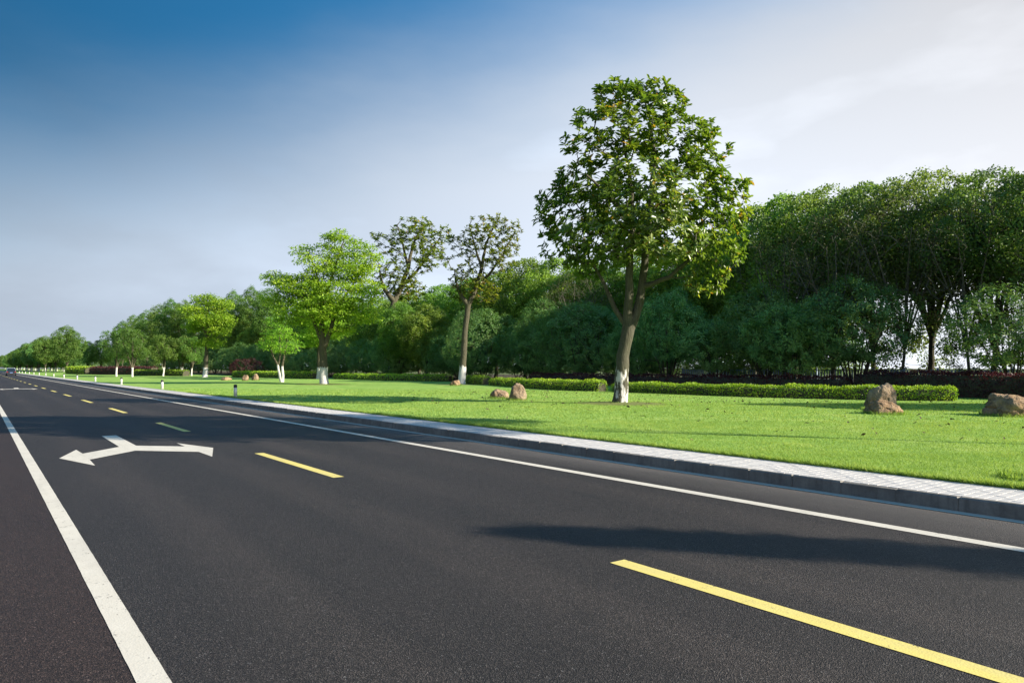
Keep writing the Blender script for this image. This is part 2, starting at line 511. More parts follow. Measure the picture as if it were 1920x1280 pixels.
M_HEDGE = leaf_material('hedge_leaf', [(0.0, (0.111, 0.209, 0.020)), (0.5, (0.251, 0.394, 0.031)), (1.0, (0.462, 0.581, 0.055))],
                        trans=0.42, tint=(1.2, 1.1, 0.4), rough=0.45)
M_REDH = leaf_material('maroon_leaf', [(0.0, (0.032, 0.011, 0.012)), (0.5, (0.069, 0.020, 0.022)), (1.0, (0.121, 0.041, 0.034))],
                       trans=0.35, tint=(1.3, 0.8, 0.7), rough=0.5)
M_GREYL = leaf_material('greyish_leaf', [(0.0, (0.050, 0.060, 0.028)), (0.5, (0.090, 0.100, 0.045)), (1.0, (0.14, 0.15, 0.065))],
                        trans=0.3, tint=(1.2, 1.1, 0.6), rough=0.6)
M_DRY = leaf_material('dry_leaf', [(0.0, (0.030, 0.020, 0.012)), (0.6, (0.075, 0.050, 0.025)), (1.0, (0.30, 0.22, 0.10))], trans=0.1, rough=0.8)


# ------------------------------------------------------------------ road, markings, kerb, pavement, ground
def sheet(name, x0, x1, y0, y1, z, mat, nx=1, ny=1, kind='structure', parent=None, hfun=None):
    xs, ys = np.linspace(x0, x1, nx + 1), np.linspace(y0, y1, ny + 1)
    v = [(x, y, z + (hfun(x, y) if hfun else 0)) for y in ys for x in xs]
    f = [(j * (nx + 1) + i, j * (nx + 1) + i + 1, (j + 1) * (nx + 1) + i + 1, (j + 1) * (nx + 1) + i) for j in range(ny) for i in range(nx)]
    o = pydata(name, v, f, mat, parent, smooth=True)
    if kind: o['kind'] = kind
    return o


LINE_R, LINE_Y, LINE_L, KERB_X, PAVE_X = 7.62, 4.39, 0.745, 9.08, 10.30
KERB_H = 0.165
Y0, Y1 = -60.0, 1500.0

ground = sheet('ground', -2500, 2500, -1500, 4500, -0.03, M_GROUND)
road = sheet('road', -9.0, KERB_X, Y0, Y1, 0.0, M_ASPH)


def strip_on_road(name, pts_lr, mat, rng=None, jag=0.0012):
    """a painted stripe with slightly ragged edges: pts_lr = list of (xl, xr, y)"""
    v, f = [], []
    for i, (a, b, y) in enumerate(pts_lr):
        ja = rng.uniform(-jag, jag) if rng is not None else 0
        jb = rng.uniform(-jag, jag) if rng is not None else 0
        v += [(a + ja, y, 0.004), (b + jb, y, 0.004)]
        if i: f.append((2 * i - 2, 2 * i - 1, 2 * i + 1, 2 * i))
    return pydata(name, v, f, mat, road)


rng = np.random.default_rng(3)


def ysteps(a, b):
    ys = [a]
    while ys[-1] < b:
        ys.append(min(b, ys[-1] + max(0.06, 0.02 * max(0.5, ys[-1]))))
    return ys


strip_on_road('edge_line', [(LINE_L - 0.075, LINE_L + 0.075, y) for y in ysteps(-6, Y1)], M_WHITE, rng)
strip_on_road('edge_line', [(LINE_R - 0.09, LINE_R + 0.09, y) for y in ysteps(-6, Y1)], M_WHITE, rng)
dash_end = (F_PX * CAM_H / (1052 - HORIZON) - LINE_Y * ST) / CT        # far end of the nearest dash
for k in range(34):
    ye = dash_end + k * 9.75
    ya = ye - 3.85
    if k < 4:
        strip_on_road('lane_dash', [(LINE_Y - 0.085, LINE_Y + 0.085, y) for y in np.linspace(ya, ye, 40)], M_YELLOW, rng)
    else:
        strip_on_road('lane_dash', [(LINE_Y - 0.085, LINE_Y + 0.085, y) for y in (ya, ye)], M_YELLOW, rng)

ARROW = [(190.6, 817.3), (217.9, 815.9), (255.3, 835.3), (346.3, 836.8), (331.3, 830.6), (399.8, 839.4), (397.9, 855.9),
         (372.6, 846.9), (253.5, 844.6), (168.1, 861.5), (178.4, 872.8), (110.9, 859.1), (142.8, 843.1), (155.0, 850.3), (223.5, 837.5)]
ap = [on_ground(px, py) for px, py in ARROW]
av = [(x, y, 0.004) for x, y in ap]
tri = [(0, 1, 2, 14), (14, 2, 8), (2, 3, 7, 8), (3, 5, 7), (3, 4, 5), (5, 6, 7), (14, 8, 9, 13), (13, 9, 11), (9, 10, 11), (11, 12, 13)]
arrow = pydata('turn_arrow', av, tri, M_WHITE, road)
# the same arrow repeats farther along the lane
a2 = arrow.copy(); link(a2); a2.parent = road
x1, yy1 = on_ground(27, 728.5)
a2.location = (0, yy1 - ap[2][1], 0)

gut = sheet('gutter', KERB_X - 0.17, KERB_X, Y0, Y1, 0.004, M_GUTTER)

kerb = pydata('kerb', [(KERB_X + 0.006, Y0, 0.0), (KERB_X + 0.10, Y0, 0.0), (KERB_X + 0.10, Y1, 0.0), (KERB_X + 0.006, Y1, 0.0),
                       (KERB_X + 0.006, Y0, KERB_H - 0.012), (KERB_X + 0.10, Y0, KERB_H - 0.012), (KERB_X + 0.10, Y1, KERB_H - 0.012), (KERB_X + 0.006, Y1, KERB_H - 0.012)],
              [(0, 4, 7, 3), (4, 5, 6, 7)], M_KERB)
kerb['kind'] = 'structure'


def stone_mesh(name, sx, sy, sz, ch, mat, rng=None, jit=0.0):
    """block with chamfered top edges, origin at the middle of its foot"""
    hx, hy = sx / 2, sy / 2
    v = [(-hx, -hy, 0), (hx, -hy, 0), (hx, hy, 0), (-hx, hy, 0),
         (-hx, -hy, sz - ch), (hx, -hy, sz - ch), (hx, hy, sz - ch), (-hx, hy, sz - ch),
         (-hx + ch, -hy + ch, sz), (hx - ch, -hy + ch, sz), (hx - ch, hy - ch, sz), (-hx + ch, hy - ch, sz)]
    if rng is not None:
        v = [(x + rng.uniform(-jit, jit), y + rng.uniform(-jit, jit), z + (rng.uniform(-jit, jit) if z > 0 else 0)) for x, y, z in v]
    f = [(0, 1, 5, 4), (1, 2, 6, 5), (2, 3, 7, 6), (3, 0, 4, 7), (4, 5, 9, 8), (5, 6, 10, 9), (6, 7, 11, 10), (7, 4, 8, 11), (8, 9, 10, 11)]
    me = bpy.data.meshes.new(name); me.from_pydata(v, [], f); me.materials.append(mat); me.update()
    return me


KL = 0.70
kms = [stone_mesh('kerb_stone', 0.11, KL - 0.012, KERB_H, 0.014, M_KERB, rng, 0.0065) for _ in range(6)]
for i in range(300):
    o = bpy.data.objects.new('kerb_stone', kms[i % 6]); link(o, kerb)
    o.location = (KERB_X + 0.055 + rng.uniform(-0.004, 0.004), -2.0 + (i + 0.5) * KL, rng.uniform(-0.004, 0.002))

pav = sheet('pavement', KERB_X + 0.11, PAVE_X, Y0, Y1, KERB_H - 0.016, M_JOINT)
PW, PL, NR = 0.1085, 0.120, 10
pms = [stone_mesh('paver', PW - 0.006, PL - 0.006, 0.03, 0.004, M_PAVER, rng, 0.0015) for _ in range(5)]
PX0 = KERB_X + 0.113
PY_START, PY_PARTS, PY_END = -6.0, 2.9, 30.0
n_parts = 0
for j in range(30):
    for i in range(NR):
        o = bpy.data.objects.new('paver', pms[(i * 7 + j * 3) % 5]); link(o, pav)
        o.location = (PX0 + (i + 0.5) * PW, PY_PARTS + (j + 0.5) * PL, KERB_H - 0.031 + rng.uniform(-0.0008, 0.0010))
vs_, fs_ = [], []
for (a, b) in ((PY_START, PY_PARTS), (PY_PARTS + 30 * PL, PY_END)):
    n = int(round((b - a) / PL))
    for j in range(n):
        for i in range(NR):
            m = pms[(i * 5 + j) % 5]; bs = len(vs_)
            ox, oy, oz = PX0 + (i + 0.5) * PW, a + (j + 0.5) * PL, KERB_H - 0.031 + rng.uniform(-0.0008, 0.0010)
            vs_ += [(v.co.x + ox, v.co.y + oy, v.co.z + oz) for v in m.vertices]
            fs_ += [tuple(bs + q for q in p.vertices) for p in m.polygons]
pr = pydata('paver_field', vs_, fs_, M_PAVER, pav); pr['kind'] = 'stuff'
pf = sheet('paving_surface', KERB_X + 0.112, PAVE_X - 0.012, PY_END + 0.2, Y1, KERB_H - 0.002, M_PAVFAR, kind=None, parent=pav)


def lawn_h(x, y):
    u = min(1.0, max(0.0, (x - PAVE_X) / 3.0))
    return u * (0.05 * math.sin(x * 0.21 + 0.7) * math.cos(y * 0.13) + 0.035 * math.sin(y * 0.31 + x * 0.17))


LAWN_Z = KERB_H + 0.004
lawn = sheet('lawn', PAVE_X, 46.0, -40.0, 330.0, LAWN_Z, M_LAWN, 36, 185, hfun=lawn_h)
bed = sheet('planting_bed', 42.0, 95.0, -60.0, 420.0, LAWN_Z + 0.06, M_SOIL)
verge = sheet('verge', PAVE_X, 60.0, 330.0, Y1, LAWN_Z, M_LAWN)


def gz(x, y):
    return LAWN_Z + (lawn_h(x, y) if x < 46 else 0)


# ------------------------------------------------------------------ plants: leaves and branches
def leaf_arrays(c, d, nrm, L, W, tone, shape='diamond'):
    """c base points, d unit leaf directions, nrm approx normals -> vertex array, loops, starts, tone"""
    n = len(c)
    side = np.cross(d, nrm)
    side /= np.linalg.norm(side, axis=1, keepdims=True) + 1e-9
    up = np.cross(side, d)
    L, W = L[:, None], W[:, None]
    if shape == 'diamond':
        co = np.stack([c, c + d * L * 0.5 + side * W * 0.5 + up * W * 0.12, c + d * L - up * L * 0.06, c + d * L * 0.5 - side * W * 0.5 + up * W * 0.12], 1).reshape(-1, 3)
        b = np.arange(n)[:, None] * 4
        loops = (b + np.array([0, 2, 1, 0, 3, 2])).ravel()
        starts = np.arange(n * 2) * 3
        k = 4
    else:
        co = np.stack([c, c + d * L * 0.30 + side * W * 0.42 + up * W * 0.14, c + d * L * 0.68 + side * W * 0.46 + up * W * 0.12, c + d * L - up * L * 0.10,
                       c + d * L * 0.68 - side * W * 0.46 + up * W * 0.12, c + d * L * 0.30 - side * W * 0.42 + up * W * 0.14], 1).reshape(-1, 3)
        b = np.arange(n)[:, None] * 6
        loops = (b + np.array([0, 3, 2, 1, 0, 5, 4, 3])).ravel()
        starts = np.arange(n * 2) * 4
        k = 6
    return co, loops, starts, np.repeat(tone, k)


def unit(v):
    return v / (np.linalg.norm(v, axis=-1, keepdims=True) + 1e-9)


def rand_dirs(rng, n):
    return unit(rng.normal(size=(n, 3)))


def sample_lobes(rng, lobes, n, mind, rmin=0.55, power=0.5, zmin=None):
    lobes = np.asarray(lobes, float)
    w = (lobes[:, 3] * lobes[:, 4] * lobes[:, 5]) ** (2 / 3.0); w /= w.sum()
    pts = np.zeros((0, 3))
    tries = 0
    while len(pts) < n and tries < 60:
        tries += 1
        m = n
        k = rng.choice(len(lobes), m, p=w)
        r = rmin + (1 - rmin) * rng.random(m) ** power
        p = lobes[k, :3] + rand_dirs(rng, m) * lobes[k, 3:6] * r[:, None]
        q = (p[:, None, :] - lobes[None, :, :3]) / lobes[None, :, 3:6]
        inside = (np.sqrt((q ** 2).sum(2)) < rmin * 0.9).any(1)
        p = p[~inside]
        if zmin is not None: p = p[p[:, 2] > zmin]
        for c in p:
            if len(pts) >= n: break
            if len(pts) and ((pts - c) ** 2).sum(1).min() < mind * mind: continue
            pts = np.vstack([pts, c])
    return pts


def grow(rng, stems, targets, step=0.45, rtip=0.012, expo=2.3, droop=0.15, wob=0.10):
    """stems: list of polylines [(x,y,z,r),...], first point of later ones may lie on earlier ones. Returns nodes, parent, radius, tip ids"""
    P, par, rad = [], [], []

    def nearest(p):
        a = np.asarray(P)
        return int(((a - p) ** 2).sum(1).argmin())
    for s in stems:
        s = np.asarray(s, float)
        prev = -1 if not P else nearest(s[0, :3])
        if prev == -1:
            P.append(s[0, :3]); par.append(-1); rad.append(s[0, 3]); prev = 0
        for a, b in zip(s[:-1], s[1:]):
            n = max(1, int(round(np.linalg.norm(b[:3] - a[:3]) / step)))
            for i in range(1, n + 1):
                u = i / n
                P.append(a[:3] * (1 - u) + b[:3] * u + rng.normal(size=3) * 0.02 * (u < 1)); par.append(prev); rad.append(a[3] * (1 - u) + b[3] * u); prev = len(P) - 1
    n_stem = len(P)
    base = P[0]
    zb = stems[0][-1][2] * 0.55
    order = np.argsort(np.linalg.norm(targets - np.array([base[0], base[1], zb]), axis=1))
    tips = np.zeros(len(targets), int)
    for ti in order:
        tg = targets[ti]
        a = np.asarray(P)
        dv = tg - a
        dist = np.linalg.norm(dv, axis=1)
        cost = dist + 1.1 * np.maximum(0, a[:, 2] - tg[2] + 0.25 * dist) + 1.5 * (a[:, 2] < min(zb, tg[2] * 0.6) * 0.8) * 1.0
        k = int(cost.argmin())
        p0 = a[k]; D = dist[k]
        n = max(1, int(round(D / step)))
        mid = (p0 + tg) / 2 + np.array([0, 0, -droop * D]) + rng.normal(size=3) * wob * D * 0.5
        prev = k
        for i in range(1, n + 1):
            u = i / n
            q = (1 - u) ** 2 * p0 + 2 * u * (1 - u) * mid + u * u * tg
            P.append(q); par.append(prev); rad.append(0.0); prev = len(P) - 1
        tips[ti] = prev
    P = np.asarray(P); par = np.asarray(par); rad0 = np.asarray(rad)
    acc = np.zeros(len(P))
    ischild = np.zeros(len(P), bool)
    for i in range(len(P) - 1, -1, -1):
        if acc[i] == 0: acc[i] = rtip ** expo
        if par[i] >= 0: acc[par[i]] += acc[i]
    r = np.maximum(acc ** (1 / expo), 0)
    r[:n_stem] = np.maximum(rad0[:n_stem], 0.4 * np.minimum(r[:n_stem], rad0[:n_stem] * 1.5))
    for i in range(n_stem, len(P)):
        r[i] = min(r[i], 0.85 * r[par[i]] if par[i] < n_stem else r[par[i]])
    return P, par, r, tips


def tubes(P, par, r, rmin=0.0, flare=None):
    n = len(P)
    kids = [[] for _ in range(n)]
    for i in range(n):
        if par[i] >= 0: kids[par[i]].append(i)
    V, L, S = [], [], []
    nl = 0; nv = 0
    starts = [i for i in range(n) if par[i] < 0]
    stack = [(i, None) for i in starts]
    while stack:
        i, origin = stack.pop()
        chain = [] if origin is None else [origin]
        cur = i
        while True:
            chain.append(cur)
            ks = kids[cur]
            if not ks: break
            ks = sorted(ks, key=lambda q: -r[q])
            for q in ks[1:]: stack.append((q, cur))
            cur = ks[0]
        if len(chain) < 2: continue
        rr = np.array([r[c] for c in chain])
        if origin is not None: rr[0] = min(rr[0], rr[1] * 1.15)
        if rr.max() < rmin: continue
        k = 14 if rr[0] > 0.15 else 8 if rr[0] > 0.06 else 5 if rr[0] > 0.025 else 3
        pts = np.array([P[c] for c in chain])
        tang = unit(np.gradient(pts, axis=0))
        ref = np.array([1.0, 0.2, 0.0]) if abs(tang[0][2]) > 0.6 else np.array([0, 0, 1.0])
        ang = np.arange(k) * 2 * PI / k
        for q in range(len(pts)):
            u = unit(np.cross(tang[q], ref)); w = np.cross(tang[q], u)
            rad = rr[q]
            ring = pts[q] + rad * (np.cos(ang)[:, None] * u + np.sin(ang)[:, None] * w)
            if rad > 0.08:
                lump = np.array([1 + 0.10 * mnoise.noise(Vector((x[0] * 3.1, x[1] * 3.1, x[2] * 1.3))) for x in ring])
                ring = pts[q] + (ring - pts[q]) * lump[:, None]
            V.append(ring)
        m = len(pts)
        a = np.arange(m - 1)[:, None] * k + np.arange(k)[None, :]
        b = np.arange(m - 1)[:, None] * k + (np.arange(k)[None, :] + 1) % k
        quads = np.stack([a, b, b + k, a + k], 2).reshape(-1, 4) + nv
        L.append(quads.ravel()); nv += m * k
    V = np.vstack(V); L = np.concatenate(L)
    return V, L, np.arange(len(L) // 4) * 4


def wood_mesh(name, P, par, r, mat, rmin=0.0):
    V, L, S = tubes(P, par, r, rmin)
    return fast_mesh(name, V, L, S, [mat], smooth=True)


def foliage(rng, name, tips, out, mat, mode, n_leaf, L, W, crad, shape='diamond', flat=1.0, tone_spread=1.0):
    """leaf mesh: rosette = leaves radiating from a twig end; clump = leaves over a small rounded cushion; tier = flat spray"""
    k = len(tips)
    tone_c = np.array([mnoise.noise(Vector(q * 0.55)) for q in tips]) * 0.55
    tone_c = np.clip(0.5 + tone_c + rng.normal(size=k) * 0.17 * tone_spread, 0, 1)
    n = np.maximum(3, rng.poisson(n_leaf, k))
    idx = np.repeat(np.arange(k), n)
    m = len(idx)
    c = tips[idx]
    o = out[idx]
    sz = rng.uniform(0.75, 1.25, k)[idx]
    if mode == 'rosette':
        ax = unit(o + np.array([0, 0, 0.6]) + rng.normal(size=(m, 3)) * 0.1)
        rd = rand_dirs(rng, m)
        rd = unit(rd - (rd * ax).sum(1, keepdims=True) * ax)
        lift = rng.uniform(-0.35, 0.95, m)[:, None]
        d = unit(rd + ax * lift)
        base = c + rand_dirs(rng, m) * crad * rng.random((m, 1)) * 0.8 - ax * rng.random((m, 1)) * crad * 0.7
        nr = unit(ax + rng.normal(size=(m, 3)) * 0.35)
    elif mode == 'clump':
        rd = rand_dirs(rng, m)
        rd = unit(rd + 0.55 * o + np.array([0, 0, 0.25]))
        rr = crad * sz * rng.uniform(0.55, 1.0, m)
        base = c + rd * rr[:, None] * np.array([1, 1, flat])
        d = unit(rd * 0.35 + rand_dirs(rng, m) + np.array([0, 0, -0.15]))
        nr = unit(rd + rng.normal(size=(m, 3)) * 0.55)
    else:
        a = rng.random(m) * 2 * PI
        rr = crad * sz * np.sqrt(rng.random(m))
        base = c + np.stack([np.cos(a) * rr, np.sin(a) * rr, rng.normal(size=m) * crad * flat - 0.12 * rr * rr / crad], 1)
        d = unit(np.stack([np.cos(a), np.sin(a), rng.normal(size=m) * 0.35 - 0.2], 1) + rng.normal(size=(m, 3)) * 0.5)
        nr = unit(np.array([0, 0, 1.0]) + rng.normal(size=(m, 3)) * 0.45)
    ll = L * rng.uniform(0.7, 1.25, m); ww = W * rng.uniform(0.75, 1.2, m)
    co, loops, starts, tone = leaf_arrays(base, d, nr, ll, ww, tone_c[idx], shape)
    return fast_mesh(name, co, loops, starts, [mat], attrs={'tone': tone})


def put_tree(name, parts, loc, rz, s, label, cat, group=None, sz=None):
    """parts: list of (part name, mesh). Every call makes a thing of its own; meshes are shared"""
    e = empty(name, loc, rz)
    e.scale = (s, s, sz if sz else s)
    for pn, me in parts:
        link(bpy.data.objects.new(pn, me), e)
    tag(e, label, cat, group)
    return e


def px_lobes(lobes, x0, yb, k, depth=1.0, rng=None):
    """lobes drawn over the photo (centre px, centre py, rx, ry) -> local metres of a tree with foot (x0, yb)"""
    out = []
    for l in lobes:
        px, py, rx, ry = l[:4]
        dy = l[4] * k if len(l) > 4 else (rng.uniform(-0.5, 0.5) * rx * k if rng is not None else 0)
        out.append(((px - x0) * k, dy, (yb - py) * k, rx * k, rx * k * depth, ry * k))
    return out


def outward(tips, centre):
    return unit(tips - np.asarray(centre))


# ---- the large magnolia
rng = np.random.default_rng(11)
KB = 29.9 / F_PX
S = lambda px, py, r, dy=0.0: ((px - 1163) * KB, dy, (757 - py) * KB, r)
stems = [
    [S(1162, 760, 0.38), S(1163, 748, 0.315), S(1165, 700, 0.275), S(1171, 650, 0.250), S(1178, 615, 0.265), S(1192, 590, 0.19, 0.05), S(1200, 565, 0.18, 0.1), S(1206, 520, 0.155, 0.1), S(1214, 440, 0.145, 0.0), S(1222, 360, 0.11, -0.1), S(1226, 280, 0.075), S(1215, 200, 0.04)],
    [S(1176, 618, 0.30), S(1176, 590, 0.19, -0.1), S(1178, 555, 0.175, -0.25), S(1178, 500, 0.15, -0.35), S(1184, 420, 0.11, -0.4), S(1178, 330, 0.075, -0.3), S(1165, 240, 0.04, -0.1)],
    [S(1173, 615, 0.26), S(1166, 598, 0.115), S(1154, 578, 0.105, 0.1), S(1147, 560, 0.10, 0.2), S(1135, 530, 0.08, 0.3), S(1105, 480, 0.05, 0.3)],
    [S(1205, 535, 0.19, 0.1), S(1222, 532, 0.115, -0.2), S(1250, 522, 0.095, -0.5), S(1290, 485, 0.065, -0.8), S(1320, 460, 0.04, -0.9)],
    [S(1215, 440, 0.14), S(1250, 400, 0.08, 0.3), S(1300, 360, 0.05, 0.5)],
    [S(1184, 425, 0.11, -0.4), S(1140, 380, 0.07, -0.8), S(1095, 340, 0.045, -1.0)],
]
lob = [(1185, 225, 82, 62, 0), (1125, 262, 75, 52, -30), (1275, 262, 78, 62, 20), (1165, 182, 52, 34, 0), (1152, 168, 22, 22, 0), (1225, 168, 40, 16, 0), (1245, 190, 45, 30, 10), (1320, 285, 50, 48, -20),
       (1075, 400, 72, 62, 0), (1110, 330, 70, 40, 40), (1190, 380, 85, 60, -90), (1200, 380, 85, 60, 95), (1310, 360, 78, 58, 30), (1368, 372, 42, 48, 0), (1340, 460, 48, 70, -30), (1315, 510, 44, 46, -20),
       (1120, 455, 85, 50, -40), (1060, 455, 48, 50, 0), (1235, 455, 70, 42, -80), (1120, 470, 60, 45, 60), (1260, 440, 70, 50, 70), (1335, 420, 60, 55, 40), (1030, 390, 26, 36, 0)]
tips = sample_lobes(rng, px_lobes(lob, 1163, 757, KB, 0.95), 1120, 0.27, rmin=0.60, power=0.5)
P, par, r, tid = grow(rng, stems, tips, step=0.40, rtip=0.011, droop=0.10)
mag_wood = wood_mesh('trunk', P, par, r, M_BARK_W)
mag_leaf = foliage(rng, 'crown', tips, outward(tips, (0.8, 0, 6.0)), M_MAG, 'rosette', 17, 0.275, 0.115, 0.19, shape='oval')
bx, by = on_ground(1163, 757, LAWN_Z)
MAG_POS = (bx, by)
put_tree('magnolia_tree', [('trunk', mag_wood), ('crown', mag_leaf)], (bx, by, gz(bx, by) - 0.05), -YAW, 1.0,
         'tallest broad-crowned magnolia with flaking whitewashed trunk, nearest tree on the lawn', 'tree')

# ---- sparse magnolia left of it
rng = np.random.default_rng(12)
K2 = 62.6 / F_PX
S = lambda px, py, r, dy=0.0: ((px - 866) * K2, dy, (722 - py) * K2, r)
stems = [
    [S(866, 725, 0.40), S(866, 714, 0.33), S(868, 680, 0.275), S(872, 620, 0.245), S(878, 572, 0.24), S(890, 545, 0.19), S(903, 505, 0.15), S(910, 460, 0.10), S(930, 415, 0.05)],
    [S(877, 575, 0.25), S(862, 550, 0.15), S(854, 525, 0.08), S(852, 505, 0.035)],
    [S(893, 540, 0.18), S(920, 510, 0.11, 0.3), S(945, 470, 0.07, 0.4), S(965, 435, 0.04, 0.4)],
    [S(903, 505, 0.14), S(890, 460, 0.07, -0.4), S(880, 425, 0.04, -0.4)],
]
lob = [(905, 440, 34, 34), (945, 450, 30, 36), (882, 465, 26, 40), (935, 490, 34, 26), (880, 520, 40, 32), (850, 452, 16, 16), (928, 412, 26, 14), (966, 430, 14, 18), (905, 545, 36, 22), (860, 540, 24, 26), (835, 485, 14, 12)]
tips = sample_lobes(rng, px_lobes(lob, 866, 722, K2, 0.9, rng), 350, 0.38, rmin=0.3, power=0.8)
P, par, r, tid = grow(rng, stems, tips, step=0.5, rtip=0.016, droop=0.05)
mag2_wood = wood_mesh('trunk', P, par, r, M_BARK_W2)
mag2_leaf = foliage(rng, 'crown', tips, outward(tips, (0.8, 0, 6.0)), M_MAG, 'rosette', 15, 0.29, 0.115, 0.22, shape='oval')
x2, y2 = on_ground(866, 722, LAWN_Z)
put_tree('magnolia_tree', [('trunk', mag2_wood), ('crown', mag2_leaf)], (x2, y2, gz(x2, y2) - 0.05), -YAW, 1.0,
         'tall sparse vase-shaped magnolia with bare straight trunk beside the small half-hidden boulder', 'tree')
x3, y3 = at_depth(726, 108.0)
put_tree('magnolia_tree', [('trunk', mag2_wood), ('crown', mag2_leaf)], (x3, y3, LAWN_Z), -YAW + 0.5, 1.95,
         'dark sparse magnolia behind the hedge, crown against the sky right of the bright tree', 'tree', sz=1.66)

# ---- bright green trees
rng = np.random.default_rng(21)
K3 = 66.8 / F_PX
S = lambda px, py, r, dy=0.0: ((px - 607) * K3, dy, (720 - py) * K3, r)
stems = [
    [S(608, 723, 0.50), S(608, 714, 0.42), S(607, 690, 0.36), S(605, 650, 0.34), S(604, 630, 0.26), S(602, 590, 0.19), S(612, 545, 0.15), S(628, 500, 0.10), S(645, 450, 0.05)],
    [S(606, 655, 0.3), S(617, 625, 0.20), S(624, 600, 0.17), S(640, 560, 0.13, 0.5), S(665, 520, 0.08, 0.8), S(685, 480, 0.05, 0.9)],
    [S(604, 640, 0.26), S(592, 610, 0.15), S(582, 580, 0.12, -0.4), S(560, 545, 0.08, -0.7), S(530, 525, 0.05, -0.7)],
    [S(602, 590, 0.18), S(595, 540, 0.11, 0.6), S(585, 495, 0.07, 0.9), S(572, 470, 0.04, 0.9)],
]
lob = [(648, 462, 50, 24), (690, 490, 26, 24), (562, 466, 26, 9), (600, 490, 40, 24), (640, 505, 62, 28), (520, 520, 30, 14), (560, 535, 55, 24), (640, 550, 66, 26), (690, 545, 26, 24),
       (530, 560, 40, 22), (590, 580, 66, 22), (660, 585, 52, 22), (545, 595, 36, 16), (690, 590, 24, 12), (620, 615, 40, 12), (630, 440, 30, 10)]
tips = sample_lobes(rng, px_lobes(lob, 607, 720, K3, 0.95, rng), 520, 0.45, rmin=0.35, power=0.7)
P, par, r, tid = grow(rng, stems, tips, step=0.5, rtip=0.014, droop=0.04)
br_wood = wood_mesh('trunk', P, par, r, M_BARK_W2)
br_leaf = foliage(rng, 'crown', tips, outward(tips, (0, 0, 7.0)), M_BRIGHT, 'tier', 66, 0.205, 0.14, 0.62, flat=0.20)
bxg, byg = on_ground(607, 720, LAWN_Z)
put_tree('spring_tree', [('trunk', br_wood), ('crown', br_leaf)], (bxg, byg, gz(bxg, byg) - 0.05), -YAW, 1.0,
         'large bright yellow-green tree with layered crown and whitewashed forked trunk', 'tree')
xg, yg = at_depth(599, 96.0)
put_tree('spring_tree', [('trunk', br_wood), ('crown', br_leaf)], (xg, yg, gz(xg, yg)), -YAW + 2.0, 0.92,
         'yellow-green tree mostly hidden directly behind the large bright green tree, white trunk foot beside its', 'tree')

# tall green tree farther left
rng = np.random.default_rng(23)
K4 = 118.0 / F_PX
S = lambda px, py, r, dy=0.0: ((px - 386) * K4, dy, (706 - py) * K4, r)
stems = [[S(384, 708, 0.50), S(385, 700, 0.40), S(387, 660, 0.30), S(389, 630, 0.25), S(390, 590, 0.17), S(388, 555, 0.06)],
         [S(389, 630, 0.22), S(375, 600, 0.13), S(362, 580, 0.05)], [S(389, 625, 0.22), S(405, 595, 0.13), S(420, 575, 0.05)]]
lob = [(385, 560, 28, 12), (410, 570, 24, 14), (370, 583, 26, 13), (395, 595, 32, 14), (420, 598, 18, 14), (365, 608, 22, 12), (400, 640, 20, 10), (410, 617, 20, 10), (378, 640, 14, 8)]
tips = sample_lobes(rng, px_lobes(lob, 386, 706, K4, 0.95, rng), 270, 0.6, rmin=0.3, power=0.7)
P, par, r, tid = grow(rng, stems, tips, step=0.6, rtip=0.018, droop=0.04)
sp_wood = wood_mesh('trunk', P, par, r, M_BARK_W2)
sp_leaf = foliage(rng, 'crown', tips, outward(tips, (0, 0, 8.0)), M_BRIGHT, 'tier', 52, 0.27, 0.19, 0.75, flat=0.25)
xs, ys = at_depth(386, 118.0)
put_tree('spring_tree', [('trunk', sp_wood), ('crown', sp_leaf)], (xs, ys, gz(xs, ys) - 0.05), -YAW, 1.0,
         'slender light green tree with tall white-based trunk left of the three tan boulders', 'tree')

# small forked tree and the small roadside trees
rng = np.random.default_rng(24)
K5 = 74.0 / F_PX
S = lambda px, py, r, dy=0.0: ((px - 527) * K5, dy, (717 - py) * K5, r)
stems = [[S(529, 719, 0.22), S(530, 710, 0.16), S(529, 690, 0.12), S(533, 665, 0.10), S(538, 640, 0.05)],
         [S(528, 716, 0.2), S(524, 700, 0.14), S(521, 685, 0.12), S(512, 668, 0.09), S(505, 645, 0.05)], [S(522, 686, 0.12), S(526, 660, 0.08), S(524, 625, 0.04)]]
lob = [(522, 625, 26, 16), (505, 645, 20, 14), (545, 648, 18, 14), (525, 650, 26, 14), (515, 603, 16, 12), (540, 628, 16, 12)]
tips = sample_lobes(rng, px_lobes(lob, 527, 717, K5, 1.0, rng), 105, 0.42, rmin=0.5, power=0.7)
P, par, r, tid = grow(rng, stems, tips, step=0.4, rtip=0.013, droop=0.03)
sf_wood = wood_mesh('trunk', P, par, r, M_BARK_W2)
sf_leaf = foliage(rng, 'crown', tips, outward(tips, (0, 0, 4.0)), M_BRIGHT, 'tier', 48, 0.14, 0.09, 0.46, flat=0.16)
xs, ys = at_depth(527, 74.0)
put_tree('small_tree', [('trunk', sf_wood), ('crown', sf_leaf)], (xs, ys, gz(xs, ys) - 0.03), -YAW, 1.0,
         'small light green tree with two white-painted stems in front of the maroon shrub', 'tree')


